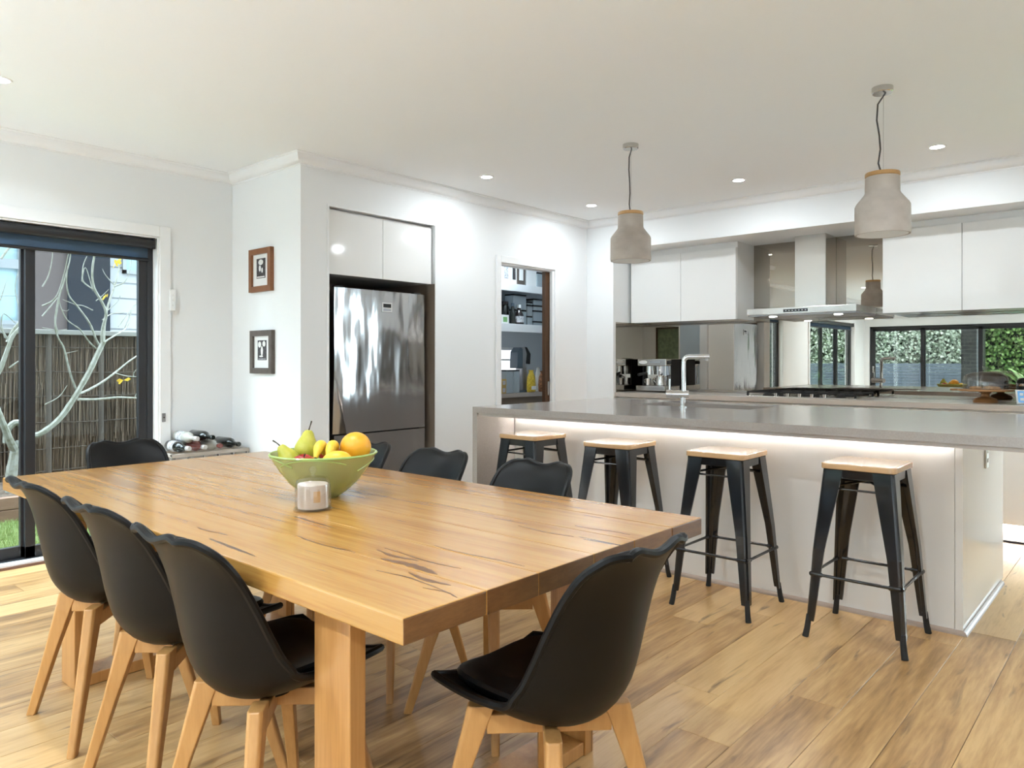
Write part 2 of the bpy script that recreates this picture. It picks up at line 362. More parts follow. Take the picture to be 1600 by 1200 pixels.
# fridge recess lining and pantry shell
struct(MB().box(XF-.78,NI[0]-.018,0, XF-.1,NI[0],2.32).box(XF-.78,NI[1],0, XF-.1,NI[1]+.018,2.32).box(XF-.8,NI[0]-.018,0, XF-.78,NI[1]+.018,2.32).box(XF-.78,NI[0],2.32, XF-.1,NI[1],2.335).box(XF-.1,NI[1]-.006,0,XF-.004,NI[1],1.86).build('wall_recess', M['taupe']), 'taupe lining of the fridge recess')
PX = -5.36
struct(MB().box(PX-.1,4.3,0,PX,5.28,CEIL).box(PX-.1,6.34,0,PX,7.2,CEIL).box(PX-.1,5.28,0,PX,6.34,1.13).box(PX-.1,5.28,1.40,PX,6.34,CEIL)
       .box(PX,4.2,0,XF-.1,4.3,CEIL).box(PX,7.1,0,XF-.1,7.2,CEIL).build('wall_pantry', M['pwall']), 'pantry walls with cool daylight put into their colour')
wp = struct(MB().box(PX-.05,5.28,1.13,PX-.01,5.34,1.40).box(PX-.05,6.28,1.13,PX-.01,6.34,1.40).box(PX-.05,5.34,1.13,PX-.01,6.28,1.16).box(PX-.05,5.34,1.37,PX-.01,6.28,1.40).box(PX-.05,5.34,1.255,PX-.01,6.28,1.275).build('window_1', M['trim']), 'slim white framed pantry window above the bench')
MB().box(PX-.04,5.34,1.16,PX-.03,6.28,1.37).build('pane', M['frost'], wp)

def sweep(path, prof, closed=False):      # interior of the room on the right of the path
    n = len(path); rings = []
    for i in range(n):
        p = Vector(path[i])
        a = Vector(path[(i-1) % n]); b = Vector(path[(i+1) % n])
        d1 = (p-a).normalized() if (closed or i > 0) else (b-p).normalized()
        d2 = (b-p).normalized() if (closed or i < n-1) else d1
        n1 = Vector((d1.y,-d1.x)); n2 = Vector((d2.y,-d2.x))
        k = (n1+n2)/(1+n1.dot(n2))
        rings.append([Vector((p.x+k.x*o, p.y+k.y*o, z)) for o, z in prof])
    m = MB()
    if closed: rings.append(rings[0])
    return m.loft(rings, not closed)
g = CEIL - CB
prof = [(0,CEIL),(0,CB),(.007,CB),(.009,CB+.008)] + [(.011+.052*math.sin(t), CB+.008+.052*(1-math.cos(t))) for t in [i*math.pi/2/7 for i in range(8)]] + [(g-.004,CEIL-.008),(g,CEIL-.006),(g,CEIL)]
struct(sweep([(XL,YB),(XL,YP),(XF,YP),(XF,YK),(XR,YK),(XR,YB)], prof, True).build('trim_1', M['trim'], smooth=True), 'white coved cornice around the ceiling')
bprof = [(0,0),(0,.095),(.006,.095),(.013,.085),(.013,0)]
struct(sweep([(XL,D1[1]+.1),(XL,YP),(XF,YP),(XF,NI[0]-.06)], bprof).build('baseboard_left', M['trim']))
struct(sweep([(XF,NI[1]+.06),(XF,PA[0]-.08)], bprof).build('baseboard_fridge', M['trim']))
struct(sweep([(XF,PA[1]+.08),(XF,YK),(-3.99,YK)], bprof).build('baseboard_nib', M['trim']))
struct(sweep([(-.56,YK),(-.33,YK)], bprof).build('baseboard_end', M['trim']))
struct(sweep([(1.0,YK),(XR,YK),(XR,YB),(-1.7,YB)], bprof).build('baseboard_right', M['trim']))

# ------------------------------------------------------------------ sliding doors and their trims
def slider_x(name, y0, y1, n, head, label):
    r = sroot(name, label); xa, xb = XL-.17, XL-.07; s = .05
    MB().box(xa,y0,.02,xb,y0+s,head).box(xa,y1-s,.02,xb,y1,head).box(xa,y0,head-s,xb,y1,head).box(xa,y0,0,xb+.02,y1,.03).build('door_frame', M['alu'], r, bevel=.003)
    wdt = (y1-y0)/n
    for i in range(n):
        a, b = y0+i*wdt, y0+(i+1)*wdt; q = xa+.02 if i % 2 else xa+.06; k = .055
        a2, b2 = a-(.02 if i else -s), b+(.02 if i < n-1 else -s)
        p = MB().box(q,a2,.03,q+.035,a2+k,head-s).box(q,b2-k,.03,q+.035,b2,head-s).box(q,a2,.03,q+.035,b2,.03+.07).box(q,a2,head-s-.06,q+.035,b2,head-s).build('sash', M['alu'], r, bevel=.002)
        box(q+.014,a2+k,.10,q+.02,b2-k,head-s-.06).build('pane', M['glass'], p)
    return r
def slider_y(name, x0, x1, n, head, Yin, sgn, label):
    r = sroot(name, label); ya, yb = sorted((Yin+sgn*.05, Yin+sgn*.15)); s = .05
    MB().box(x0,ya,.0,x0+s,yb,head).box(x1-s,ya,0,x1,yb,head).box(x0,ya,head-s,x1,yb,head).box(x0,ya,0,x1,yb,.03).build('door_frame', M['alu'], r, bevel=.003)
    wdt = (x1-x0)/n
    for i in range(n):
        a, b = x0+i*wdt, x0+(i+1)*wdt; q = ya+.015 if i % 2 else ya+.055; k = .065
        a2, b2 = a-(.02 if i else -s), b+(.02 if i < n-1 else -s)
        p = MB().box(a2,q,.03,a2+k,q+.035,head-s).box(b2-k,q,.03,b2,q+.035,head-s).box(a2,q,.03,b2,q+.035,.11).box(a2,q,head-s-.06,b2,q+.035,head-s).build('sash', M['alu'], r, bevel=.002)
        box(a2+k,q+.014,.11,b2-k,q+.02,head-s-.06).build('pane', M['glass'], p)
    return r
slider_x('door_1', D1[0], D1[1], 3, HEAD, 'black framed sliding glass door to the side garden')
slider_x('door_2', D2[0], D2[1], 3, HEAD, 'second black framed sliding door along the left wall')
dr = slider_y('door_3', -5.1, -1.8, 3, 2.05, YB, -1, 'wide black framed sliding doors to the rear garden, seen in the mirror')
MB().box(-5.035,YB-.05,.98,-5.0,YB-.02,1.14).build('pull_handle', M['steel'], dr, bevel=.006)
slider_y('door_4', -.27, .93, 1, HEAD, YK, 1, 'added unseen glazed door beyond the end of the kitchen, for daylight')  # added out of view to let daylight in past the kitchen end
def architrave_x(name, y0, y1, head):
    t = .018; wd = .075
    m = MB().box(XL,y0-wd,0,XL+t,y0,head+wd).box(XL,y1,0,XL+t,y1+wd,head+wd).box(XL,y0,head,XL+t,y1,head+wd)
    m.box(XL-.07,y0-.0,0,XL+.004,y0+.012,head).box(XL-.07,y1-.012,0,XL+.004,y1,head).box(XL-.07,y0,head-.012,XL+.004,y1,head)
    m.box(XL-.1,y0,.0,XL+.012,y1,.028)
    return struct(m.build(name, M['trim'], bevel=.003))
architrave_x('trim_2', D1[0], D1[1], HEAD); architrave_x('trim_3', D2[0], D2[1], HEAD)
struct(box(XL+.012,D1[0]-.07,0,XL+.03,D1[1]+.07,.016).build('trim_4', M['sleeper']), 'brown timber edge strip at the door sill')
t_ = MB(); wd = .06; t = .016
t_.box(XF,PA[0]-wd,0,XF+t,PA[0],2.107+wd).box(XF,PA[1],0,XF+t,PA[1]+wd,2.107+wd).box(XF,PA[0],2.107,XF+t,PA[1],2.107+wd)
t_.box(XF-.1,PA[0],0,XF+.004,PA[0]+.014,2.107).box(XF-.1,PA[0],2.093,XF+.004,PA[1],2.107).box(XF-.03,PA[1]-.03,0,XF+.004,PA[1],2.107).box(XF-.1,PA[1]-.03,0,XF-.085,PA[1],2.107)
struct(t_.build('trim_5', M['trim'], bevel=.003), 'white door frame around the pantry opening')
def blind(y0, y1, label):
    r = thing('roller_blind', label, 'blind', (XL-.03, (y0+y1)/2, HEAD-.05)); L = (y1-y0)/2-.01
    MB().cyl((0,-L,0),(0,L,0),.034,20).build('roller_tube', M['alu'], r, smooth=True)
    MB().box(-.034,-L+.02,-.105,-.031,L-.02,0).build('blind_fabric', M['blind'], r)
    MB().cyl((-.032,-L+.015,-.108),(-.032,L-.015,-.108),.011,12).build('bottom_bar', M['alu'], r, smooth=True)
    for s in (-1,1): MB().box(-.03,s*L-.006,-.035,.03,s*L+.006,.05).build('bracket', M['alu'], r)
blind(D1[0]+.01, D1[1]-.02, 'dark roller blind rolled up at the head of the visible garden door')
blind(D2[0]+.01, D2[1]-.02, 'dark roller blind over the second side door, seen only in the mirror')
r = thing('blind_switch', 'small white wall remote holder beside the garden door frame', 'switch', (XL+.018, 2.303, 1.60))
MB().box(0,-.02,0,.016,.02,.15).build('plate', M['trim'], r, bevel=.004)
for k in range(3): MB().cyl((.016,0,.04+.035*k),(.019,0,.04+.035*k),.007,12).build('button', M['paper'], r)
r = thing('door_latch_plate', 'tiny silver latch plate on the white door jamb', 'latch', (XL+.018, 2.245, 1.02-.16))
MB().box(0,-.012,-.03,.004,.012,.03).build('plate', M['galv'], r)
MB().cyl((.004,0,.0),(.008,0,0),.005,10).build('screw', M['chrome'], r)

# ------------------------------------------------------------------ ceiling downlights
dls = [(-4.281,1.06),(-3.80,4.03),(-3.80,5.385),(-2.425,5.375),(-1.087,5.385),(-2.3,1.06),(-.75,1.06),(-4.2,-1.4),(-2.3,-1.4),(-.5,-1.4),(1.5,-1.4),(-4.2,-3.6),(-2.0,-3.6),(.4,-3.6),(1.2,5.2),(-.3,3.0),(-4.75,5.3)]
dl_lab = {0:'bright round downlight at the left edge of the ceiling', 1:'round downlight in the ceiling in front of the pantry wall', 2:'round downlight in the ceiling corner above the pantry door', 3:'round downlight between the two hanging lamps', 4:'round downlight right of the larger hanging lamp', 16:'added round downlight brightening the pantry, hidden above its door head'}  # the pantry downlight is added to brighten its dark interior
for i, (x, y) in enumerate(dls):
    r = thing('downlight', dl_lab.get(i, 'added round ceiling downlight behind or beside the camera, out of view'), 'downlight', (x,y,CEIL), 0, 'ceiling downlights' )  # positions without their own label are added lamps that brighten the room
    MB().lathe([(.041,-.001),(.041,-.004),(.050,-.005),(.053,-.001),(.053,0),(.041,0)],28).build('trim_ring', M['trim'], r, smooth=True)
    MB().lathe([(.041,-.001),(.039,-.003),(.0,-.0035)],24).build('lens', M['lamp'], r)
    ld = bpy.data.lights.new('downlight_beam','AREA'); ld.shape='DISK'; ld.size=.075; ld.energy=6 if i == len(dls)-1 else (KITCH_W if y > 4 else (LIVE_W if y < 0 else DOWN_W)); ld.color=(.86,.945,1) if y > 4 and i != len(dls)-1 else (.80,.915,1) if i != len(dls)-1 else (.75,.9,1); ld.spread=math.radians(180 if y > 4 else 150)
    lo = bpy.data.objects.new('downlight_beam', ld); COL.objects.link(lo); lo.parent = r; lo.location=(0,0,-.008)
# daylight portals only steer sampling of the sky
def portal(loc, rot, sx, sy):
    ld = bpy.data.lights.new('sky_portal','AREA'); ld.shape='RECTANGLE'; ld.size=sx; ld.size_y=sy; ld.cycles.is_portal=True
    o = bpy.data.objects.new('sky_portal', ld); COL.objects.link(o); o.location=loc; o.rotation_euler=rot
portal((XL-.25,(D1[0]+D1[1])/2,1.05),(math.pi/2,0,-math.pi/2),2.25,2.1)
portal((XL-.25,(D2[0]+D2[1])/2,1.05),(math.pi/2,0,-math.pi/2),2.8,2.1)
portal((-3.45,YB-.25,1.02),(-math.pi/2,0,0),3.3,2.05)
portal((.33,YK+.3,1.05),(math.pi/2,0,0),1.2,2.1)

rug = thing('added_bounce_rug', 'large pale wool rug added unseen behind the camera to bounce light', 'rug', (-1.2,-2.6,0))  # added out of view to bounce neutral light up to the ceiling
box(-3.4,-1.9,.0,3.4,1.9,.012).build('pile', mat('pale_wool',(.74,.75,.76),.95,bump=((120,120,120),.4,.004)), rug)
for s_ in (-1,1): MB().cyl((s_*3.4,-1.9,.006),(s_*3.4,1.9,.006),.006,8).build('bound_edge', M['rack'], rug)

# ------------------------------------------------------------------ dining table
TZ = .776; TX0, TX1, TY0, TY1 = -3.552, -1.048, .887, 2.065
tb = thing('dining_table', 'long honey-coloured hardwood dining table with thick cracked boards', 'table', ((TX0+TX1)/2,(TY0+TY1)/2,0))
hx = (TX1-TX0)/2; ws = [.225,.17,.215,.185,.20,.183]; y = -(TY1-TY0)/2; k = sum(ws)/(TY1-TY0)
for i, wd in enumerate(ws):
    wd /= k; j = .0007
    box(-hx,-wd/2+j,TZ-.052,hx,wd/2-j,TZ).build('board', M['table'], tb, bevel=.0022 if 0 < i < 5 else .004, loc=(0,y+wd/2,0)); y += wd
    bo = [c for c in tb.children if c.name.startswith('board')]
    bo = bpy.data.objects[max((c.name for c in bo), key=lambda q: (len(q), q))]; bo.data.materials.append(M['endgrain'])
    for pf in bo.data.polygons:
        if abs(pf.normal.x) > .9: pf.material_index = 1
# gum-vein knot near the camera end and a few long open cracks
def vein(px, py, L, wd, par):
    c = unproj(px, py, Z=TZ) - Vector(tb.location); m = MB(); P = []; Q = []
    for k in range(13):
        t = k/12; h = wd*math.sin(math.pi*t)**.7*U(.35,1.0)+.0004; x_ = c.x-L/2+L*t; y_ = c.y+.006*math.sin(5*t+px)+U(-.001,.001)
        P.append((x_, y_-h, TZ+.0001)); Q.append((x_, y_+h, TZ+.0001))
    m.prism(P+Q[::-1], (0,0,.0004)); m.build('gum_vein', M['knot'], par)
for (px,py,L,wd) in ((618,868,.16,.008),(640,884,.20,.016),(668,905,.14,.010),(690,925,.10,.004),(655,872,.28,.003),(640,905,.22,.003),(505,850,.26,.003),(745,868,.30,.003),(850,830,.20,.0025),(330,830,.16,.004),(560,770,.16,.004),(250,745,.3,.003),(940,828,.18,.0025),(590,960,.0,.0)):
    if L: vein(px,py,L,wd,tb)
cy = (TY0+TY1)/2
for xa in (-3.232, -1.509):
    x0 = xa-(TX0+TX1)/2; x1 = x0+.14; y0, y1 = 1.004-cy, 1.950-cy
    box(x0,y0,0,x1,y0+.045,TZ-.053).build('leg', M['tableleg'], tb, bevel=.003)
    box(x0,y1-.045,0,x1,y1,TZ-.053).build('leg', M['tableleg'], tb, bevel=.003)
    box(x0+.004,y0+.046,0.002,x1-.004,y1-.046,.045).build('foot_rail', M['tableleg'], tb, bevel=.003)
    box(x0+.004,y0+.046,TZ-.098,x1-.004,y1-.046,TZ-.0535).build('top_rail', M['tableleg'], tb, bevel=.003)

# ------------------------------------------------------------------ dining chairs (local front = +y)
def make_chair(label):
    r = thing('dining_chair', label, 'chair', group='black shell dining chairs')
    key = [  # y, z, half width, side curl
        (.240,.458,.198,.036),(.205,.449,.208,.046),(.12,.432,.218,.062),(.02,.420,.226,.078),(-.08,.420,.230,.092),(-.15,.445,.230,.104),
        (-.200,.50,.224,.106),(-.226,.57,.214,.098),(-.243,.65,.203,.080),(-.260,.73,.193,.058),(-.280,.795,.186,.036),(-.300,.832,.170,.022),(-.316,.848,.146,.016),(-.328,.852,.110,.010)]
    key = [(a*.92-.002, b, c*(.915 if b < .6 else .93), d) for a, b, c, d in key]
    def cat(p, t):
        i = min(int(t), len(p)-2); u = t-i
        a, b, c, d = p[max(i-1,0)], p[i], p[i+1], p[min(i+2,len(p)-1)]
        return [.5*((2*b[k])+(-a[k]+c[k])*u+(2*a[k]-5*b[k]+4*c[k]-d[k])*u*u+(-a[k]+3*b[k]-3*c[k]+d[k])*u**3) for k in range(4)]
    NV, NU = 40, 20; grid = []
    for j in range(NV+1):
        t = (len(key)-1)*j/NV; y, z, hw, cu = cat(key, t)
        e = 1e-2; q1 = cat(key, min(t+e,len(key)-1.0001)); q0 = cat(key, max(t-e,0)); ty, tz = q1[0]-q0[0], q1[1]-q0[1]; l = math.hypot(ty,tz) or 1
        ny, nz = tz/l, -ty/l          # towards the sitter
        back = max(0,min(1,(z-.70)/.14))
        row = []
        for i in range(NU+1):
            u = -1+2*i/NU; c = cu*abs(u)**2.0
            zz = z+nz*c + back*back*(.011*(1-math.cos(math.pi*min(1,abs(u)/.8)))/2-.008-.012*max(0,(abs(u)-.66)/.34)**2)
            yy = y+ny*c
            row.append((hw*u, yy, zz))
        grid.append(row)
    m = MB(); n = NU+1
    m.add([p for rw in grid for p in rw], [(j*n+i, j*n+i+1, (j+1)*n+i+1, (j+1)*n+i) for j in range(NV) for i in range(NU)])
    sh = m.build('shell', M['black'], r, smooth=True)
    so = sh.modifiers.new('thickness','SOLIDIFY'); so.thickness = .011; so.offset = 0
    bv = sh.modifiers.new('rim','BEVEL'); bv.width = .004; bv.segments = 2; bv.limit_method='ANGLE'; bv.angle_limit = math.radians(50)
    # rounded rim that follows the outline of the shell
    rim = [grid[j][0] for j in range(NV,-1,-1)] + grid[0][1:-1] + [grid[j][NU] for j in range(0,NV+1)] + grid[NV][NU-1:0:-1]
    rr = MB(); rr.tube(rim+[rim[0]], .0098, 8, False).build('rim', M['black'], r, smooth=True)
    # cushion
    c = MB(); rings = []
    for s_, z_ in [(.55,.004),(.90,.006),(.985,.014),(1.0,.024),(.965,.035),(.86,.043),(.55,.048),(.2,.049)]:
        ring = []
        for k in range(40):
            a = 2*math.pi*k/40; ca, sa = math.cos(a), math.sin(a); p_ = 3.2
            rad = (abs(ca)**p_+abs(sa)**p_)**(-1/p_)
            X_, Y_ = .172*rad*ca*s_, .162*rad*sa*s_+.046
            tt = 0
            while tt < 5.4 and cat(key, tt)[0] > Y_: tt += .05
            ky, kz, kw, kc = cat(key, tt)
            base = kz + kc*min(1,abs(X_)/kw)**2 + .006
            ring.append(Vector((X_, Y_, base+z_)))
        rings.append(ring)
    c.loft(rings, True).build('seat_cushion', M['leather'], r, smooth=True)
    # crossing wooden base
    for (sx, sy) in ((1,1),(-1,1),(-1,-1),(1,-1)):
        f = Vector((sx*.212, sy*.205, 0)); tp = Vector((sx*.118, sy*.112, .432)); d = Vector((sx,sy,0)).normalized(); q = Vector((-d.y,d.x,0))
        l = MB(); rings = []
        for t_, wo, th in [(0,.030,.026),(.04,.031,.027),(.55,.042,.034),(.86,.056,.038),(1.0,.064,.038)]:
            p = f.lerp(tp, t_)
            pr = [(.5,-.32),(.5,.32),(.36,.5),(-.5,.5),(-.5,-.5),(.36,-.5)]
            rings.append([p + d*(a*wo) + q*(b*th) for a, b in pr])
        l.loft(rings, True).build('leg', M['beech'], r, smooth=False, bevel=.003)
    for s_ in (1,-1):
        d = Vector((1,s_*.93,0)).normalized(); q = Vector((-d.y,d.x,0)); h = .150; z0, z1 = (.366,.411)
        pts = [d*a+q*b+Vector((0,0,z)) for a, b, z in [(-h,-.016,z0),(h,-.016,z0),(h,.016,z0),(-h,.016,z0)]]
        MB().prism(pts,(0,0,z1-z0)).build('cross_rail', M['beech'], r, bevel=.003)
    MB().lathe([(.05,.400),(.05,.411),(.04,.4125)],24).build('mount_plate', M['black'], r)
    return r
ch = make_chair('black shell chair at the table, nearest to the camera on the left long side')
ch.location = (-1.728,1.025,0); ch.rotation_euler = (0,0,math.radians(1))
for (x,y,a,lab) in [
    (-2.235,1.035,0,'middle black shell chair of the three along the left long side of the table'),
    (-2.79,1.04,-1,'black shell chair at the left long side, farthest of the three, near the glass door'),
    (-3.53,1.45,-90,'black shell chair at the far head of the table in front of the glass door'),
    (-1.105,1.39,88,'large black shell chair in the foreground at the near end of the table'),
    (-1.80,1.93,180,'black shell chair on the stool side of the table, nearest to the camera'),
    (-2.34,1.93,182,'black shell chair on the stool side of the table, the middle one of three'),
    (-2.85,1.93,180,'black shell chair on the stool side, mostly hidden behind the fruit bowl')]:
    dup(ch, (x,y,0), math.radians(a), lab)

# ------------------------------------------------------------------ bar stools
def make_stool(label):
    r = thing('bar_stool', label, 'stool', group='black metal bar stools'); H = .79
    m = MB(); s = .158; rc = .028; poly = []
    for cx_, cy_, a0 in ((s-rc,s-rc,0),(-s+rc,s-rc,90),(-s+rc,-s+rc,180),(s-rc,-s+rc,270)):
        for k in range(5):
            a = math.radians(a0+22.5*k); poly.append((cx_+rc*math.cos(a), cy_+rc*math.sin(a), H-.026))
    m.prism(poly,(0,0,.026)).build('seat', M['seatwood'], r, bevel=.004)
    e = .146
    fr = MB()
    for sx in (-1,1):
        fr.box(min(sx*e,sx*(e-.006)),-e,H-.066,max(sx*e,sx*(e-.006)),e,H-.027); fr.box(-e,min(sx*e,sx*(e-.006)),H-.066,e,max(sx*e,sx*(e-.006)),H-.027)
    fr.box(-e,-e,H-.032,e,e,H-.0265)
    fr.build('seat_frame', M['bmetal'], r, bevel=.002)
    for (sx, sy) in ((1,1),(-1,1),(-1,-1),(1,-1)):
        l = MB(); rings = []
        for z, o, wd in [(H-.03,.149,.086),(H-.10,.156,.082),(.40,.184,.054),(.10,.204,.038),(.075,.206,.036)]:
            # folded sheet: two flanges meeting in a rounded outer corner with an inner groove
            pr = [(0,-wd),(0,-.014),(-.006,-.004),(-.014,0),(-wd,0),(-wd,-.010),(-.55*wd,-.010),(-.020,-.020),(-.010,-.55*wd),(-.010,-wd)]
            rings.append([Vector((sx*(o+a), sy*(o+b), z)) for a, b in pr])
        lg = l.loft(rings, True).build('leg', M['bmetal'], r)
        ft = MB(); ft.tube([(sx*.193,sy*.193,.10),(sx*.2,sy*.2,.035),(sx*.206,sy*.206,.0)],[.012,.013,.014],10).build('rubber_foot', M['rubber'], lg, smooth=True)
    z = .285; o = .186
    for a, b in (((-1,-1),(1,-1)),((1,-1),(1,1)),((1,1),(-1,1)),((-1,1),(-1,-1))):
        p = Vector((a[0]*o,a[1]*o,z)); q = Vector((b[0]*o,b[1]*o,z)); p2 = p.lerp(q,.12); q2 = p.lerp(q,.88)
        MB().tube([p,p2,p2.lerp(q2,.02),q2.lerp(p2,.02),q2,q],[.011,.011,.007,.007,.011,.011],10).build('foot_rest', M['bmetal'], r, smooth=True)
    z = H-.115; o = .15
    for a, b in (((-1,-1),(1,1)),((-1,1),(1,-1))):
        MB().tube([(a[0]*o,a[1]*o,z),(0,0,z+.03),(b[0]*o,b[1]*o,z)],.006,8).build('cross_brace', M['bmetal'], r, smooth=True)
    for s_ in (-1,1):
        MB().tube([(-o,s_*o*.9,z),(o,s_*o*.9,z)],.005,8).build('side_brace', M['bmetal'], r, smooth=True)
    return r
st = make_stool('black metal bar stool with wooden seat, rightmost and nearest of four'); st.location = (-1.01,3.605,0)
for x, y, a, lab in [(-1.688,3.60,0,'black metal bar stool with wooden seat, second from the right'),
                     (-2.345,3.605,1,'black metal bar stool with wooden seat, third from the right, behind the table corner'),
                     (-3.005,3.615,-2,'black metal bar stool with wooden seat, leftmost, by the stone end of the island')]:
    dup(st,(x,y,0),math.radians(a),lab)

# ------------------------------------------------------------------ kitchen island
IX0, IX1, IY0, IY1 = -3.398, -.68, 3.887, 5.02
WY0, WY1, WX0, WX1 = 3.51, 5.08, -3.438, .02
isl = thing('island_cabinet', 'long off-white gloss island cabinet below the grey stone top', 'cabinet', (IX0,IY0,0))
lx, ly = IX1-IX0, IY1-IY0
cbm = MB(); sk = (.60, 1.50, .52, .98)     # well for the sink: x0,x1,y0,y1 local
cbm.box(0.003,.018,.05,lx-.03,ly-.02,.70).box(.003,.018,.70,sk[0],ly-.02,.906).box(sk[1],.018,.70,lx-.03,ly-.02,.906).box(sk[0],.018,.70,sk[1],sk[2],.906).box(sk[0],sk[3],.70,sk[1],ly-.02,.906)
cbm.build('carcass', M['offwhite'], isl)
box(.003,0,.012,lx-.0335,.017,.906).build('front_panel', M['offwhite'], isl, bevel=.0015)
box(lx-.032,0,.012,lx,ly,.906).build('end_panel', M['offwhite'], isl, bevel=.0015)
for i in range(4):
    w4 = (lx-.04)/4; box(.006+i*w4,ly-.019,.10,.002+(i+1)*w4,ly,.90).build('door', M['offwhite'], isl, bevel=.0015)
mp_ = [(0,0),(0,.020),(.005,.020),(.012,.016),(.018,.009),(.020,0)]
pth = [(IX0+.003,IY0),(IX1,IY0),(IX1,4.93)]
MB_ = sweep([(a-IX0,b-IY0) for a,b in pth], mp_, False)
MB_.build('floor_moulding', mat('taupe_moulding',(.36,.28,.23),.4), isl, smooth=False)
wt = thing('island_worktop', 'grey stone island worktop with waterfall end and overhang for stools', 'worktop', (0,0,0))
sx0, sx1, sy0, sy1 = IX0+sk[0]+.03, IX0+sk[1]-.03, IY0+sk[2]+.03, IY0+sk[3]-.03
MB().box(WX0,WY0,.908,WX1,sy0,BENCH).box(WX0,sy1,.908,WX1,WY1,BENCH).box(WX0,sy0,.908,sx0,sy1,BENCH).box(sx1,sy0,.908,WX1,sy1,BENCH).build('top_slab', M['stone'], wt)
box(WX0,WY0,0,IX0,WY1,.9075).build('waterfall_end', M['stone'], wt)
box(IX0+.002,WY0+.012,.889,WX1-.01,WY0+.032,.9075).build('under_rail', M['stone2'], wt)
sn = thing('sink', 'stainless steel sink sunk into the island worktop', 'sink', ((sx0+sx1)/2,(sy0+sy1)/2,.72))
a_, b_ = (sx1-sx0)/2+.008, (sy1-sy0)/2+.008
MB().box(-a_,-b_,0,a_,b_,.006).box(-a_,-b_,0,-a_+.006,b_,.187).box(a_-.006,-b_,0,a_,b_,.187).box(-a_,-b_,0,a_,-b_+.006,.187).box(-a_,b_-.006,0,a_,b_,.187).build('basin', M['steel'], sn)
MB().lathe([(.04,.006),(.04,.010),(.03,.008)],20,(0,.05,0)).build('drain', M['chrome'], sn, smooth=True)
MB().box(-.004,-b_+.006,.006,.004,b_-.006,.15).build('divider', M['steel'], sn)
# tap (spout turned along the bench)
tp = thing('mixer_tap', 'chrome square-neck mixer tap rising from the island', 'tap', (-2.367,4.395,BENCH))
rt = Vector((math.cos(YAW),math.sin(YAW),0)); rt = Vector((.93,.37,0)).normalized()
MB().lathe([(.026,0),(.026,.006),(.0165,.008),(.0165,.085)],20).build('base', M['chrome'], tp, smooth=True)
q = rt; body_z = .085
MB().tube([q*-.105+Vector((0,0,body_z)), q*.038+Vector((0,0,body_z))], .0255, 24).build('body', M['chrome'], tp, smooth=True)
MB().tube([q*-.108+Vector((0,0,body_z)), q*-.070+Vector((0,0,body_z))], .0275, 24).build('collar', M['chrome'], tp, smooth=True)
MB().tube([q*-.088+Vector((0,0,body_z+.02)), q*-.086+Vector((0,0,body_z+.10))], .006, 12).build('lever', M['chrome'], tp, smooth=True)
pts = [Vector((0,0,body_z+.01)),Vector((0,0,.30))]+[q*(.035*(1-math.cos(t)))+Vector((0,0,.30+.033*math.sin(t))) for t in (.4,.8,1.2,1.57)]+[q*.165+Vector((0,0,.333))]
MB().tube([p+q*.005 for p in pts],.0155,16).build('spout', M['chrome'], tp, smooth=True)
MB().cyl(q*.15+Vector((0,0,.322)),q*.15+Vector((0,0,.304)),.011,14).build('aerator', M['galv'], tp, smooth=True)
# light strip under the overhang
ls = thing('light_strip', 'thin white light strip glowing under the island worktop overhang', 'light strip', ((IX0+IX1)/2, IY0-.016, .906))
hl = (IX1-IX0)/2-.02
box(-hl,-.010,-.006,hl,.010,.0).build('channel', M['galv'], ls)
dm = MB(); x = -hl+.02
while x < hl-.02: dm.box(x,-.005,-.010,x+.012,.005,-.006); x += .040
o = dm.build('diode_row', M['led'], ls); o['kind'] = 'stuff'
po = thing('power_outlet', 'white power outlet on the gloss end of the island', 'outlet', (IX1,4.47,.70))
MB().box(0,-.035,0,.009,.035,.115).build('plate', M['trim'], po, bevel=.004)
for k in (.03,.078): MB().box(.009,-.012,k,.013,.012,k+.02).build('socket_switch', M['paper'], po, bevel=.002)

# ------------------------------------------------------------------ back run of the kitchen
KX0, KX1 = -3.99, -.56; n = 6; uw = (KX1-KX0)/n
for i in range(n):
    a = KX0+i*uw
    r = thing('base_cabinet', ['white gloss base cabinet beside the left wall nib below the coffee machine','white gloss base cabinet, second from the left, hidden behind the island','white gloss base cabinet under the left of the cooktop, hidden behind the island','white gloss base cabinet under the right of the cooktop, hidden behind the island','white gloss base cabinet, second from the right end, behind the island','white gloss base cabinet at the right end of the back bench'][i], 'cabinet', (a,6.08,0), 0, 'base cabinets under the back bench')
    box(.001,.02,.12,uw-.001,.58,.907).build('body', M['gloss'], r)
    box(.002,0,.13,uw/2-.0015,.019,.895).build('door', M['gloss'], r, bevel=.0015); box(uw/2+.0015,0,.13,uw-.002,.019,.895).build('door', M['gloss'], r, bevel=.0015)
    box(.001,.07,0,uw-.001,.085,.12).build('toe_kick', M['offwhite'], r)
bw = thing('back_worktop', 'pale stone worktop along the mirrored wall', 'worktop', (0,0,0))
box(KX0+.001,6.04,.9075,KX1-.001,YM-.002,BENCH).build('top_slab', M['stone2'], bw, bevel=.002)
ks = thing('toe_kick_light', 'light strip glowing at floor level below the back cabinets', 'light strip', ((KX0+KX1)/2, 6.12, .118))
box(-1.68,-.008,-.006,1.68,.008,0).build('channel', M['kick'], ks)
ld = bpy.data.lights.new('kick_glow','AREA'); ld.shape='RECTANGLE'; ld.size=3.3; ld.size_y=.012; ld.energy=8; ld.color=(1,.96,.9)
lo = bpy.data.objects.new('kick_glow', ld); COL.objects.link(lo); lo.parent=ks; lo.location=(0,0,-.012)
ms = sroot('wall_mirror', 'bronze mirror splashback behind the cooktop and around the left corner')
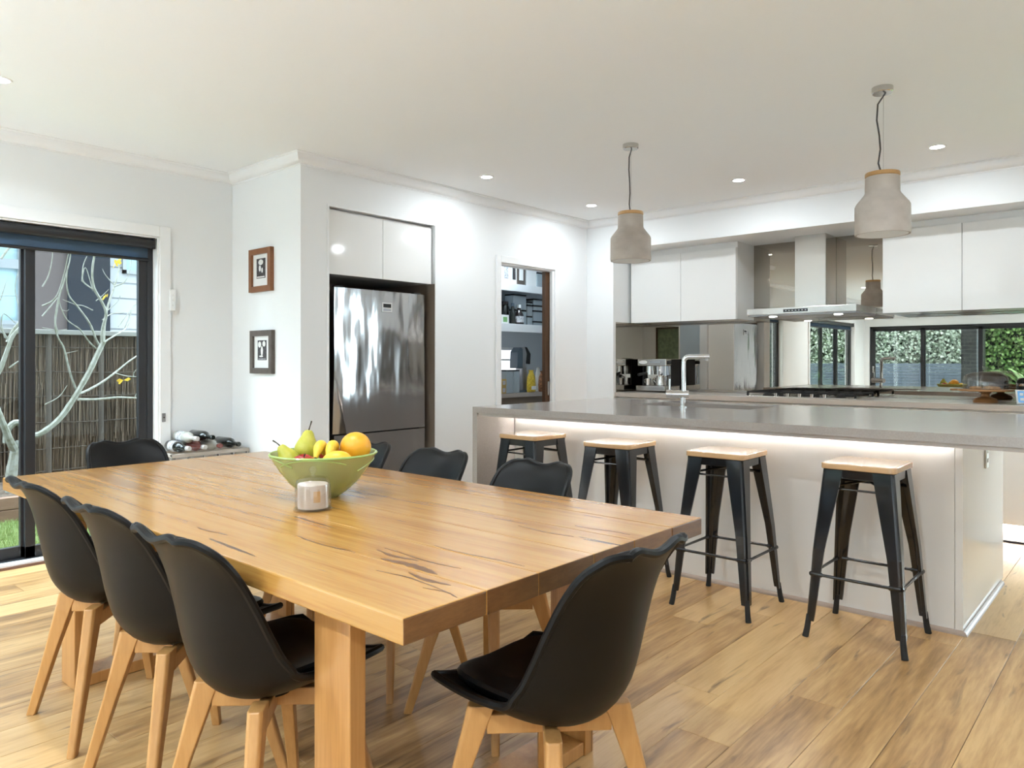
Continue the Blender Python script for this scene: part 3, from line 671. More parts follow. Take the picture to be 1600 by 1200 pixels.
for a, b in ((-3.985,-2.27),(-2.268,KX1)):
    box(a,YM,BENCH+.001,b,YM+.011,1.66).build('mirror_panel', M['mirror'], ms)
box(-2.864,YM,1.661,-1.651,YM+.011,2.33).build('mirror_panel', M['mirror'], ms)
box(-3.99,6.06,BENCH+.001,-3.984,YM,1.632).build('mirror_panel', M['mirror'], ms)
def upper(x0, label):
    r = thing('wall_cabinet', label, 'cabinet', (x0,6.297,1.632)); wd = 1.1 if x0 < -3 else 1.088
    box(0,.02,.0,wd,YM-6.297,.643).build('body', M['gloss'], r)
    for k in range(2): box(k*wd/2+.001,0,-.004,(k+1)*wd/2-.003,.019,.643).build('door', M['gloss'], r, bevel=.0015)
    box(0.01,.03,.643,wd-.0,YM-6.297,.698).build('top_filler', M['gloss'], r)
    box(.02,.05,-.002,wd-.02,.36,0).build('underside', M['stone2'], r)
upper(-3.964, 'white gloss two-door wall cabinet left of the range hood')
upper(-1.651, 'white gloss two-door wall cabinet right of the range hood')
hd = thing('range_hood', 'stainless steel canopy range hood with square chimney', 'range hood', (-2.2435,YM,1.634))
MB().box(-.447,-.55,0.012,.447,-.004,.066).build('canopy', M['steel'], hd, bevel=.003)
box(-.44,-.54,0,.44,-.01,.012).build('filter_panel', M['galv'], hd)
box(-.1375,-.272,.066,.1215,-.004,.697).build('chimney', M['steel'], hd, bevel=.003)
cp = box(-.13,-.5525,.026,.07,-.55,.050).build('control_panel', M['blackgl'], hd)
for k in range(7): box(-.115+.027*k,-.5535,.034,-.102+.027*k,-.5525,.042).build('button', M['galv'], cp)
for x in (-.27,.27): MB().lathe([(.032,0),(.03,-.003),(0,-.0035)],20,(x,-.42,0)).build('hood_lamp', M['lamp'], hd)
ct = thing('gas_cooktop', 'stainless gas cooktop with black iron trivets on the back bench', 'cooktop', (-2.2435,6.37,BENCH))
box(-.45,-.255,0,.45,.255,.008).build('tray', M['steel'], ct, bevel=.003)
for bx, by, br in ((-.31,-.11,.045),(-.31,.12,.04),(0,0,.065),(.29,-.11,.04),(.29,.12,.045)):
    b = MB().lathe([(br,.008),(br,.018),(br*.75,.022),(br*.75,.028),(0,.03)],20,(bx,by,0)).build('burner', M['rubber'], ct, smooth=True)
for gx in (-.3,0,.295):
    m = MB(); q = .142
    for a in (-q,q): m.box(gx+a-.006,-.235,.034,gx+a+.006,.235,.046)
    for b in (-.235,0,.235): m.box(gx-q,b-.006,.034,gx+q,b+.006,.046)
    for a in (-.05,.05): m.box(gx+a-.005,-.235,.036,gx+a+.005,.235,.048)
    for a in (-q,q):
        for b in (-.23,.23): m.box(gx+a-.008,b-.008,.008,gx+a+.008,b+.008,.036)
    m.build('trivet', M['rubber'], ct)
for k in range(5): MB().cyl((-.2+.1*k,-.225,.008),(-.2+.1*k,-.225,.034),.017,16).build('knob', M['chrome'], ct, smooth=True)
# coffee machine
cm = thing('coffee_machine', 'chrome espresso machine on the back bench in the mirrored corner', 'coffee machine', (-3.755,6.46,BENCH))
MB().box(-.16,-.15,.012,.16,.15,.062).build('drip_tray', M['steel'], cm, bevel=.005)
box(-.15,.02,.062,.15,.15,.32).build('body', M['chrome'], cm, bevel=.006)
box(-.16,-.12,.255,.16,.15,.325).build('head', M['steel'], cm, bevel=.008)
box(-.165,-.02,.062,-.15,.15,.32).build('side_panel', M['rubber'], cm); box(.15,-.02,.062,.165,.15,.32).build('side_panel', M['rubber'], cm)
ga = MB(); rg = []
for zz in (0,.006): rg.append([Vector((-.095+.045*math.cos(t*math.pi/10),-.121-zz,.292+.018*math.sin(t*math.pi/10))) for t in range(20)])
ga.loft(rg).build('gauge', M['paper'], cm); box(-.03,-.126,.284,.10,-.121,.30).build('button_strip', M['chrome'], cm, bevel=.002)
MB().cyl((-.06,-.06,.255),(-.06,-.06,.20),.034,20).build('group_head', M['chrome'], cm, smooth=True)
pf = MB().cyl((-.06,-.06,.202),(-.06,-.06,.17),.038,20).build('portafilter', M['chrome'], cm, smooth=True)
MB().tube([(-.07,-.09,.187),(-.10,-.20,.17)],[.011,.014],12).build('handle', M['rubber'], pf, smooth=True)
MB().tube([(.06,-.07,.255),(.065,-.075,.19),(.07,-.09,.12)],.005,8).build('steam_wand', M['chrome'], cm, smooth=True)
MB().tube([(.14,-.10,.07),(.145,-.11,.16),(.14,-.10,.25)],.006,8).build('water_pipe', M['chrome'], cm, smooth=True)
MB().cyl((.15,-.06,.29),(.19,-.06,.29),.018,14).build('steam_knob', M['rubber'], cm, smooth=True)
mj = thing('milk_jug', 'steel milk jug standing on the coffee machine tray', 'jug', (-3.68,6.38,BENCH+.0625))
MB().lathe([(.040,0),(.046,.004),(.045,.04),(.036,.085),(.039,.10),(.036,.10),(.033,.085),(.042,.04),(.042,.006),(.0,.006)],24).build('body', M['chrome'], mj, smooth=True)
MB().tube([(-.036,0,.088),(-.066,0,.08),(-.07,0,.045),(-.045,0,.025)],.005,8).build('handle', M['chrome'], mj, smooth=True)
cu = thing('steel_cup', 'small steel cup under the coffee machine group head', 'cup', (-3.83,6.40,BENCH+.0625))
MB().lathe([(.024,0),(.028,.003),(.031,.07),(.029,.07),(.026,.006),(0,.006)],20).build('body', M['chrome'], cu, smooth=True)
MB().tube([(-.03,0,.06),(-.048,0,.05),(-.03,0,.02)],.004,8).build('handle', M['chrome'], cu, smooth=True)
# cake stand and appliance at the right
cs = thing('cake_stand', 'turned wooden cake stand on the back bench', 'cake stand', (-.966,6.335,BENCH))
MB().lathe([(.0,0),(.078,0),(.080,.012),(.070,.028),(.045,.038),(.028,.046),(.026,.062),(.034,.072),(.05,.08),(.172,.084),(.176,.090),(.174,.098),(0,.098)],36).build('pedestal', M['acacia'], cs, smooth=True)
MB().box(-.225,-.02,.084,-.165,.02,.097).build('handle', M['acacia'], cs, bevel=.006)
gd = thing('glass_dome', 'clear glass dome covering the wooden cake stand', 'glass dome', (-.966,6.335,BENCH+.099))
dome = [(.142,0),(.144,.05),(.140,.085),(.12,.108),(.07,.122),(.02,.128)]
MB().lathe(dome+[(r_-.003,z_-.002) for r_,z_ in reversed(dome)],36).build('dome', M['clear'], gd, smooth=True)
MB().lathe([(.0,.126),(.010,.126),(.008,.134),(.018,.143),(.021,.154),(.016,.165),(0,.169)],18).build('knob', M['clear'], gd, smooth=True)
for k, (dx, dy, lab) in enumerate(((-.055,-.03,'golden biscuit at the front left under the glass dome'),(.02,.02,'golden biscuit in the middle under the glass dome'),(.06,-.045,'golden biscuit at the right under the glass dome'))):
    tag(MB().lathe([(0,0),(.038,0),(.042,.007),(.034,.018),(0,.022)],18).build('biscuit', M['cookie'], None, smooth=True, loc=(-.966+dx,6.335+dy,BENCH+.099)), lab, 'biscuit', 'biscuits under the dome')
bc = thing('black_canister', 'black kitchen appliance with chrome band at the right edge', 'appliance', (-.70,6.42,BENCH))
MB().lathe([(.085,0),(.09,.006),(.09,.125)],32).build('body', M['blackgl'], bc, smooth=True)
MB().lathe([(.091,.125),(.0915,.142),(.088,.144)],32).build('chrome_band', M['chrome'], bc, smooth=True)
MB().lathe([(.088,.144),(.088,.165),(.07,.182),(.03,.187),(0,.188)],32).build('lid', M['blackgl'], bc, smooth=True)
tbm = thing('tablet', 'white framed tablet leaning against the black appliance', 'tablet', (-.715,6.235,BENCH), math.radians(24))
tl = Matrix.Rotation(math.radians(-16),4,'X')
def tilt(m): m.v = [tuple(tl @ Vector(p)) for p in m.v]; return m
tilt(box(-.05,-.004,.002,.13,.004,.105)).build('frame', M['paper'], tbm, bevel=.002)
sc_ = tilt(box(-.040,-.0055,.012,.12,-.004,.095)).build('screen', M['screen'], tbm)
for i in range(4):
    for j in range(2): tilt(box(-.028+i*.037,-.0065,.025+j*.036,-.006+i*.037,-.0055,.045+j*.036)).build('screen_tile', M['paper'], sc_)

# ------------------------------------------------------------------ fridge and the cabinet over it
fx, fy0, fy1 = -4.345, 3.062, 3.905
fr = thing('refrigerator', 'tall wavy stainless steel refrigerator with freezer drawer in the recess', 'refrigerator', (fx,(fy0+fy1)/2,0)); hw = (fy1-fy0)/2
box(-.68,-hw+.004,.03,-.065,hw-.004,1.755).build('body', M['fridge_side'], fr, bevel=.006)
for s_ in (-1,1): MB().cyl((-.12,s_*.34,0),(-.12,s_*.34,.03),.02,12).build('foot', M['rubber'], fr)
def fdoor(name, z0, z1, cut):
    m = MB(); pr = []          # front face slightly bowed, finely divided so the steel can ripple
    nY, nZ = 60, 40; F = []
    for j in range(nZ+1):
        z = z0+(z1-z0)*j/nZ
        for i in range(nY+1):
            y = -hw+2*hw*i/nY; u = y/hw
            dx = -.010*u*u + .0016*math.sin(9*y+5*z+1.5*math.sin(4*z)) + .0009*math.sin(23*y-3.5*z)
            if cut and u < -.62:       # angled grip hollow low on the hinge-free edge
                zc = (z-z0)/(z1-z0); lim = -1.0+.24*max(0,1-zc/.42)
                if zc < .42 and u < lim: dx -= .22*hw*(lim-u)
            F.append((dx, y, z))
    n = nY+1; fs = [(j*n+i,j*n+i+1,(j+1)*n+i+1,(j+1)*n+i) for j in range(nZ) for i in range(nY)]
    m.add(F, fs)
    B = [(-.06,y,z) for (x_,y,z) in F]; m.add(B, [tuple(reversed(q)) for q in fs]); o2 = len(F)
    for j in range(nZ):
        m.f.append((j*n,(j+1)*n,(j+1)*n+o2,j*n+o2)); m.f.append((j*n+nY,j*n+nY+o2,(j+1)*n+nY+o2,(j+1)*n+nY))
    for i in range(nY):
        m.f.append((i,i+o2,i+1+o2,i+1)); k = nZ*n; m.f.append((k+i,k+i+1,k+i+1+o2,k+i+o2))
    return m.build(name, M['fridge'], fr, smooth=True)
d1 = fdoor('upper_door', .735, 1.772, True); fdoor('freezer_door', .06, .726, False)
bd = box(-.002,-.010,1.615,.006,.085,1.688).build('badge', M['chrome'], d1, bevel=.002); box(.006,.002,1.65,.0075,.073,1.678).build('display', M['blackgl'], bd); box(.006,.002,1.624,.0072,.073,1.642).build('badge_plate', M['galv'], bd)
box(-.07,-hw+.02,1.772,-.03,-hw+.09,1.785).build('hinge_cap', M['fridge_side'], fr, bevel=.003); box(-.07,hw-.09,1.772,-.03,hw-.02,1.785).build('hinge_cap', M['fridge_side'], fr, bevel=.003)
oc = thing('overhead_cabinet', 'white gloss two-door cabinet above the refrigerator', 'cabinet', (XF-.03,NI[0],1.862)); wd = NI[1]-NI[0]
box(-.6,.012,.0,-.02,wd-.012,.452).build('body', M['gloss'], oc)
for a, b in ((.014,.4955),(.4995,wd-.014)): box(-.019,a,-.004,.0,b,.440).build('door', M['gloss'], oc, bevel=.0015)
struct(MB().box(XF,NI[0]-.012,0,XF+.005,NI[0]+.004,2.332).box(XF,NI[1]-.004,0,XF+.005,NI[1]+.012,2.332).box(XF,NI[0],2.318,XF+.005,NI[1],2.332).build('trim_6', M['trim']), 'fine white bead around the fridge recess')
# magnets and papers on the dark side of the fridge
tag(box(0,0,0,.05,.0015,.16).build('fridge_note', M['paper'], loc=(fx-.13,fy0-.0005,1.28)), 'crumpled white note stuck on the dark fridge side', 'note')
tag(box(0,0,0,.07,.0015,.22).build('fridge_calendar', M['label'], loc=(fx-.15,fy0-.0005,.80)), 'grey paper sheet low on the dark fridge side', 'paper')

# ------------------------------------------------------------------ pictures on the return wall
def picture(cx, z0, fm, label, kind):
    r = thing('framed_picture', label, 'picture', (cx,YP,z0)); W, H, f, t = .292, .305, .04, .03
    MB().box(-W/2,-t,0,-W/2+f,0,H).box(W/2-f,-t,0,W/2,0,H).box(-W/2+f,-t,0,W/2-f,0,f).box(-W/2+f,-t,H-f,W/2-f,0,H).build('frame', M[fm], r, bevel=.002)
    box(-W/2+f,-.014,f,W/2-f,-.003,H-f).build('mount', M['paper'], r)
    p = box(-.058,-.016,.095,.058,-.014,.235).build('print', M['ink'], r)
    def el(cx_,cz,rx,rz_): MB().prism([(cx_+rx*math.cos(a*.5236),-.0165,cz+rz_*math.sin(a*.5236)) for a in range(12)],(0,-.001,0)).build('print_figure', M['paper'], p)
    if kind == 0:
        el(0,.208,.032,.020); el(-.012,.165,.014,.022); el(.018,.150,.010,.018); box(-.05,-.0175,.100,.05,-.0165,.108).build('print_figure', M['paper'], p)
    else:
        el(-.030,.205,.020,.022); el(.028,.210,.020,.020); el(0,.160,.014,.034); el(-.01,.122,.026,.006); box(-.05,-.0175,.100,.05,-.0165,.106).build('print_figure', M['label'], p)
picture(-4.78,1.742,'redwood','upper small picture in a red-brown wooden frame',0)
picture(-4.765,1.163,'greywood','lower small picture in a grey-brown wooden frame',1)
pa = thing('framed_print', 'large dark framed green print behind the camera, seen in the mirror', 'picture', (2.3,YB,1.0))
MB().box(-.45,0,0,.45,.035,.05).box(-.45,0,1.15,.45,.035,1.2).box(-.45,0,.05,-.40,.035,1.15).box(.40,0,.05,.45,.035,1.15).build('frame', M['walnut'], pa)
box(-.40,0,.05,.40,.015,1.15).build('print', M['greenart'], pa)

# ------------------------------------------------------------------ pendants
def pendant(x, y, label, kink):
    r = thing('pendant_lamp', label, 'lamp', (x,y,CEIL), group='concrete pendant lamps')
    MB().lathe([(0,0),(.05,0),(.05,-.026),(.046,-.03),(0,-.03)],32).build('ceiling_rose', M['steel'], r, smooth=True)
    zt = -.432
    MB().tube([(kink*.012,0,-.03),(-kink*.018,0,-.08),(-kink*.022,0,-.16),(-kink*.012,0,-.24),(-kink*.008,0,-.31),(-kink*.016,0,-.38),(-kink*.004,0,zt)],.0042,8).build('cord', M['cord'], r, smooth=True)
    MB().cyl((kink*.004,0,-.03),(.004,0,zt),.0008,6).build('support_wire', M['galv'], r)
    MB().lathe([(0,zt),(.079,zt),(.081,zt-.004),(.081,zt-.018),(.078,zt-.021),(0,zt-.021)],36).build('wood_cap', M['lightwood'], r, smooth=True)
    MB().lathe([(.0,zt-.0215),(.078,zt-.0215),(.080,zt-.03),(.081,zt-.098),(.085,zt-.108),(.122,zt-.155),(.128,zt-.168),(.1295,zt-.30),(.127,zt-.312),(.119,zt-.312),(.117,zt-.30),(.116,zt-.17),(.075,zt-.115),(.0,zt-.11)],44).build('shade', M['concrete'], r, smooth=True)
    MB().lathe([(.1185,zt-.311),(.1165,zt-.30),(.1155,zt-.172),(.0745,zt-.117),(.0,zt-.112)],40).build('shade_lining', M['white_in'], r, smooth=True, recalc=True)
    MB().lathe([(0,zt-.13),(.015,zt-.135),(.017,zt-.16),(.03,zt-.185),(.03,zt-.20),(.018,zt-.222),(0,zt-.228)],20).build('bulb', M['paper'], r, smooth=True)
pendant(-2.546,4.04,'small-looking concrete pendant lamp, the left one of two over the island',.6)
pendant(-1.06,4.04,'concrete pendant lamp, the right and nearer one of two over the island',1.2)

# ------------------------------------------------------------------ fruit bowl, fruit, candle
BX, BY = -2.21, 1.51
fb = thing('fruit_bowl', 'frosted green swirled glass bowl full of fruit on the table', 'bowl', (BX,BY,TZ))
op = [(.052,.0),(.056,.004),(.085,.022),(.120,.055),(.150,.095),(.172,.130),(.183,.151)]
MB().lathe(op+[(r_-.006,z_+.003) for r_,z_ in reversed(op[2:])]+[(0,.022)],48).build('bowl_body', M['bowl'], fb, smooth=True)
MB().tube([(.1825*math.cos(a*math.pi/24),.1825*math.sin(a*math.pi/24),.152) for a in range(49)],.0042,8,False).build('rim', mat('green_glass_rim',(.34,.46,.14),.15), fb, smooth=True)
sw = MB()
for s0, z0, z1 in ((-1.6,.12,.148),(.2,.10,.13),(2.2,.09,.14),(3.6,.11,.146)):
    pts = []
    for k in range(14):
        a = s0+k*.11; z = z0+(z1-z0)*math.sin(k/13*math.pi*.9)
        rad = .172+(z-.13)*.55 if z > .13 else .150+(z-.095)*.63
        pts.append(((rad+.001)*math.cos(a),(rad+.001)*math.sin(a),z))
    sw.tube(pts,.0025,6)
sw.build('green_swirl', mat('green_swirl',(.36,.45,.15),.2), fb, smooth=True)
def camoff(right, away):   # offsets in the bowl as seen from the room's middle
    c, s_ = math.cos(YAW), math.sin(YAW); return (BX+right*c-away*s_, BY+right*s_+away*c)
def fruit(name, prof, m, right, away, z, tiltx, tilty, label, cat, stem=None):
    x, y = camoff(right, away); r = thing(name, label, cat, (x,y,TZ+z)); r.rotation_euler = (tiltx,tilty,YAW)
    MB().lathe(prof,28).build('flesh', M[m], r, smooth=True)
    if stem: MB().tube(stem,[.0026,.002,.0028],7).build('stem', M['stem'], r, smooth=True)
pear = [(0,0),(.018,.001),(.034,.012),(.042,.03),(.042,.046),(.034,.066),(.024,.084),(.019,.098),(.012,.107),(0,.109)]
fruit('pear', [(a*1.0,b) for a,b in pear], 'pear', -.085, .070, .118, 0, .12, 'upright yellow-green pear standing highest at the left of the bowl', 'pear', [(0,0,.106),(.003,0,.122),(.006,.002,.142)])
fruit('pear', [(a*.85,b*.85) for a,b in pear], 'pear', -.100, -.010, .102, .1, -.55, 'pear lying low at the left edge of the bowl with its stem out', 'pear', [(0,0,.09),(-.004,0,.104),(-.012,.002,.120)])
ap = [(0,.010),(.012,.003),(.025,.002),(.037,.02),(.040,.04),(.034,.060),(.018,.069),(.006,.064),(0,.060)]
fruit('apple', ap, 'apple', -.050, -.078, .086, .2, .1, 'red apple at the front of the bowl below the pear', 'apple', [(0,0,.06),(.001,0,.07),(.003,0,.076)])
fruit('apple', ap, 'apple', -.012, .100, .100, -.2, .2, 'dark red apple further back between pear and bananas', 'apple', [(0,0,.06),(.001,0,.07),(.003,0,.076)])
orr = [(.055*math.sin(t),.055-.053*math.cos(t)) for t in [i*math.pi/14 for i in range(15)]]
fruit('orange', orr, 'orange', .098, .045, .114, .1, .1, 'large orange at the right of the fruit bowl', 'orange', None)
mg = [(.037*math.sin(t),.052-.052*math.cos(t)) for t in [i*math.pi/14 for i in range(15)]]
fruit('mango', mg, 'mango', .016, -.088, .130, 0, 1.5, 'yellow mango lying in front of the orange', 'mango', None)
fruit('apple', ap, 'pear', -.01, .0, .035, 0, 0, 'green apple at the bottom of the bowl seen through the glass', 'apple', None)
fruit('orange', [(a*.72,b*.72) for a,b in orr], 'orange', .065, -.02, .050, 0, 0, 'small orange lower in the bowl seen through the glass', 'orange', None)
for dx, dy, lab in ((-.012,.0,'left one of two spotted bananas in the bowl'),(.030,.002,'right one of two bananas beside the orange')):
    x, y = camoff(dx,-.01); r = thing('banana', lab, 'banana', (x,y,TZ+.095)); r.rotation_euler=(0,0,YAW)
    pts = []; rad = []
    for k in range(11):
        t = k/10; a = -1.0+2.0*t
        pts.append((.004*math.sin(3*t),-.055+.11*t,.085-.055*(1-math.cos(a))*1.5)); rad.append(.0185*min(1,.35+2.6*min(t,1-t)))
    MB().tube(pts,rad,14).build('skin', M['banana'], r, smooth=True)
    MB().tube([pts[0],(0,-.064,.045)],[.006,.004],7).build('stem', M['stem'], r, smooth=True)
cj = thing('candle_jar', 'cream candle under a small clear glass cloche on the table', 'candle', (-2.035,1.35,TZ))
MB().lathe([(0,0),(.060,0),(.061,.004),(.058,.008),(0,.008)],36).build('glass_base', M['clear'], cj, smooth=True)
cw = MB().lathe([(0,.0085),(.047,.0085),(.048,.012),(.048,.082),(.046,.084),(0,.083)],36).build('candle', M['wax'], cj, smooth=True)
lab_ = MB(); rg = []
for z in (.03,.065): rg.append([Vector((.0486*math.cos(a),.0486*math.sin(a),z)) for a in [(-.55+.055*k) for k in range(9)]])
lab_.loft(rg,False,False).build('candle_label', M['lightwood'], cw)
cl = [(.057,.009),(.0565,.075),(.053,.094),(.044,.103),(.012,.107)]
MB().lathe(cl+[(r_-.002,z_-.0015) for r_,z_ in reversed(cl)],36).build('cloche', M['clear'], cj, smooth=True)
MB().lathe([(0,.106),(.006,.107),(.005,.114),(.010,.120),(.013,.128),(.010,.136),(0,.139)],18).build('cloche_knob', M['clear'], cj, smooth=True)

# ------------------------------------------------------------------ wine rack and bottles
WR = (-5.185, 2.205)
wr = thing('wine_rack', 'low pale wood and metal wine rack in the wall corner', 'wine rack', (WR[0],WR[1],0)); wz = .615; wl = .53; wdp = .24
for yy in [i*wl/5 for i in range(6)]:
    for xx in (.01,wdp-.01):
        MB().box(xx-.01,yy-.004,0,xx+.01,yy+.004,wz).build('upright', M['galv'], wr)
for z in (.12,.29,.46,wz):
    for xx in (.012,wdp-.012): MB().box(xx-.014,-.012,z-.012,xx+.014,wl+.012,z+.012).build('rail', M['rack'], wr, bevel=.002)
    for yy in (0,wl): MB().box(.0,yy-.012,z-.008,wdp,yy+.012,z+.012).build('side_rail', M['rack'], wr, bevel=.002)
bp = [(0,0),(.034,.001),(.0375,.006),(.0375,.165),(.034,.185),(.022,.205),(.015,.222),(.0145,.285),(0,.286)]
mx_ = Matrix.Rotation(math.radians(90),3,'Y')
def bottle(y, z, body, cap, lab, label, short=1):
    r = thing('wine_bottle', label, 'bottle', (WR[0]+.005,WR[1]+y,z)); m3 = mx_
    MB().lathe([(a,b*short) for a,b in bp],24,(0,0,0),m3).build('bottle_body', M[body], r, smooth=True)
    MB().lathe([(.0155,.262*short),(.0165,.264*short),(.0165,.298*short),(.014,.302*short),(0,.302*short)],18,(0,0,0),m3).build('cap', M[cap], r, smooth=True)
    if lab: MB().lathe([(.0379,.045),(.0381,.046),(.0381,.125),(.0379,.126)],24,(0,0,0),m3).build('bottle_label', M[lab], r, smooth=True)
zb = wz+.012+.038
bottle(.075,zb,'winegl','capw','label','dark bottle with pale label, leftmost of the lower row on the rack')
bottle(.185,zb,'rose','capw',None,'pink rose wine bottle lying in the lower row on the rack')
bottle(.295,zb,'clearbt','rose',None,'clear glass bottle lying third in the lower row on the rack')
bottle(.43,zb,'winegl','winegl',None,'dark green bottle lying at the right end of the rack')
bottle(.13,zb+.062,'clearbt','capw','label','clear labelled bottle stacked on top at the left of the rack')
bottle(.24,zb+.062,'winegl','winegl',None,'dark bottle stacked on top in the middle of the rack')
bottle(.159,.342,'slate','capw',None,'blue bottle inside the wine rack below its top rail')

# ------------------------------------------------------------------ pantry
pd = thing('pantry_door', 'dark brown sliding door peeking from the pantry wall cavity', 'door', (-4.36,5.405,.0))
box(-.02,0,.006,.018,.09,2.09).build('door_leaf', M['walnut'], pd, bevel=.002)
fh = MB(); rg = []
for d_ in (0,.003): rg.append([Vector((.018+d_,.047+.012*math.cos(a*math.pi/12),.995+(.055 if math.sin(a*math.pi/12)>0 else -.055)+.012*math.sin(a*math.pi/12))) for a in range(24)])
fh.loft(rg).build('flush_pull', M['steel'], pd)
SF = -4.95
def shelf(z0, z1, label, m='trim'):
    r = thing('pantry_shelf', label, 'shelf', (SF,4.31,z1)); box(PX-SF+.001,0,-.03,-.02,2.78,0).build('board', M[m], r); box(-.0195,0,z0-z1,0,2.78,0).build('front_edge', M[m], r, bevel=.002)
shelf(1.965,2.04,'upper thick white pantry shelf below the cartons'); shelf(1.55,1.632,'middle thick white pantry shelf under the dark sauce bottle')
pb = thing('pantry_bench', 'grey pantry bench under the soda maker with dark front', 'bench', (SF+.05,4.31,0))
box(PX-SF-.049,0,.885,0,2.78,.927).build('bench_top', M['stone2'], pb); box(PX-SF-.049,.001,0,-.03,2.779,.884).build('bench_front', M['taupe'], pb)
def at(px, X): return unproj(px, 500, X=X).y
def carton(px0, px1, X, z, h, d, label, lm, cat='carton', bodym='paper', mark=True):
    y0, y1 = at(px0,X), at(px1,X); r = thing('carton', label, cat, (X,(y0+y1)/2,z)); wv = (y1-y0)/2
    box(-d,-wv,.0,0,wv,h).build('box', M[bodym], r, bevel=.002)
    if mark: box(0,-wv*.6,h*.18,.001,wv*.55,h*.75).build('printed_label', M[lm], r)
Z1, Z2, Z3 = 2.04, 1.632, .927
carton(785,797,SF-.05,Z1,.27,.1,'white carton with grey print, leftmost on the top pantry shelf','label')
carton(799,807.5,SF-.05,Z1,.27,.1,'white carton with black bottle picture on the top pantry shelf','ink')
carton(809,820,SF-.04,Z1,.27,.1,'dark framed carton with pale label on the top pantry shelf','paper','carton','greywood')
carton(822,838,SF-.06,Z1,.25,.12,'plain white carton on the top pantry shelf','flour','carton','paper',False)
def tub(px0, px1, X, z, h, label, fill, dd=.12, lid='blackgl'):
    y0, y1 = at(px0,X), at(px1,X); wv = (y1-y0)/2; r = thing('food_container', label, 'container', (X,(y0+y1)/2,z))
    box(-dd,-wv,0,0,wv,h-.014).build('tub', M['plas'], r, bevel=.006)
    if fill: box(-dd+.004,-wv+.004,.004,-.004,wv-.004,h*.55).build('contents', M[fill], r)
    box(-dd-.001,-wv-.001,h-.0135,.001,wv+.001,h).build('lid', M[lid], r, bevel=.003)
tub(839,849,SF-.05,Z1,.16,'lidded clear container at the right of the top pantry shelf','flour')
tub(802,822.5,SF-.12,Z2,.16,'wide clear container at the bottom of the tall left stack',None); tub(802,822.5,SF-.12,Z2+.161,.16,'wide clear container on top of the tall left stack','oats')
tub(824,832,SF-.12,Z2,.10,'narrow clear container at the bottom of the middle stack',None); tub(824,832,SF-.12,Z2+.101,.12,'narrow clear container with oats in the middle stack','oats'); tub(824,832,SF-.12,Z2+.222,.03,'flat container lid on top of the middle stack',None)
for k, (h, f_, lab) in enumerate(((.05,None,'lowest container of the right pantry stack'),(.115,'flour','container with white flour, second in the right pantry stack'),(.055,'flour','container third up in the right pantry stack'),(.07,'flour','rounded top container of the right pantry stack'))):
    tub(833.5,850,SF-.12,Z2+(0,.051,.167,.223)[k],h,lab,f_)
def jar(px, X, z, prof, m, cm, label, cat, lm=None, lz=None):
    r = thing('sauce_bottle' if cat == 'bottle' else 'jar', label, cat, (X,at(px,X),z))
    MB().lathe(prof,24).build('body', M[m], r, smooth=True); top = max(q[1] for q in prof); rc_ = prof[-2][0]
    MB().lathe([(0,top),(rc_+.003,top),(rc_+.003,top+.035),(0,top+.036)],18).build('cap', M[cm], r, smooth=True)
    if lm: 
        R_ = max(q[0] for q in prof)+.001; rg = [[Vector((R_*math.cos(a),R_*math.sin(a),z_)) for a in [(-1.75+.16*k) for k in range(15)]] for z_ in lz]
        MB().loft(rg,False,False).build('bottle_label', M[lm], r)
sb = [(0,0),(.048,0),(.05,.005),(.05,.08),(.042,.11),(.024,.14),(.019,.15),(.019,.17),(0,.17)]
jar(811,SF-.06,Z2,sb,'sauce','paper','dark sauce bottle with round label and white cap on the pantry shelf','bottle','label',(.02,.085))
jar(801,SF-.055,Z2,[(0,0),(.03,0),(.03,.12),(.02,.15),(.015,.16),(.015,.18),(0,.18)],'winegl','slate','slim dark bottle behind the sauce bottle in the pantry','bottle')
jar(788,SF-.15,Z2,[(0,0),(.05,0),(.05,.18),(.04,.2),(0,.2)],'winegl','sauce','tall black jar at the left of the pantry shelf','jar')
carton(784,795,SF-.045,Z2,.09,.08,'white packet with green dot on the middle pantry shelf','greenlab','packet')
so = thing('soda_maker', 'dark blue and silver soda maker on the pantry bench', 'soda maker', (SF-.10,at(811,SF-.1),Z3))
MB().box(-.07,-.11,0,.07,.06,.018).build('base', M['slate'], so, bevel=.005)
box(-.05,.0,.018,.05,.07,.26).build('column', M['galv'], so, bevel=.01)
MB().prism([(.055,-.09,.25),(.055,.0,.25),(.055,.0,.45),(.055,-.03,.47),(.055,-.08,.42)],(-.11,0,0)).build('tank_cover', M['slate'], so, bevel=.006)
MB().prism([(.058,.0,.25),(.058,.04,.25),(.058,.06,.40),(.058,.03,.475),(.058,.0,.47)],(-.116,0,0)).build('silver_trim', M['galv'], so, bevel=.006)
MB().prism([(.055,.045,.30),(.055,.12,.29),(.055,.13,.40),(.055,.07,.47),(.055,.04,.475)],(-.11,0,0)).build('head', M['blackgl'], so, bevel=.008)
MB().lathe([(.03,.04),(.03,.2),(.018,.25),(.018,.285)],18,(0,.085,0)).build('bottle', M['clearbt'], so, smooth=True)
tub(803,812,SF-.0,Z3,.235,'tall clear canister of rice with black lid on the pantry bench','oats',.1)
tub(791,802,SF+.0,Z3,.235,'tall clear canister left of the rice canister on the pantry bench',None,.1)
carton(784,791,SF+.03,Z3,.075,.07,'mustard yellow box at the bottom of the little bench stack','label','box','amber'); carton(784,791.5,SF+.028,Z3+.0755,.07,.07,'mustard yellow box on top of the little bench stack','label','box','amber')
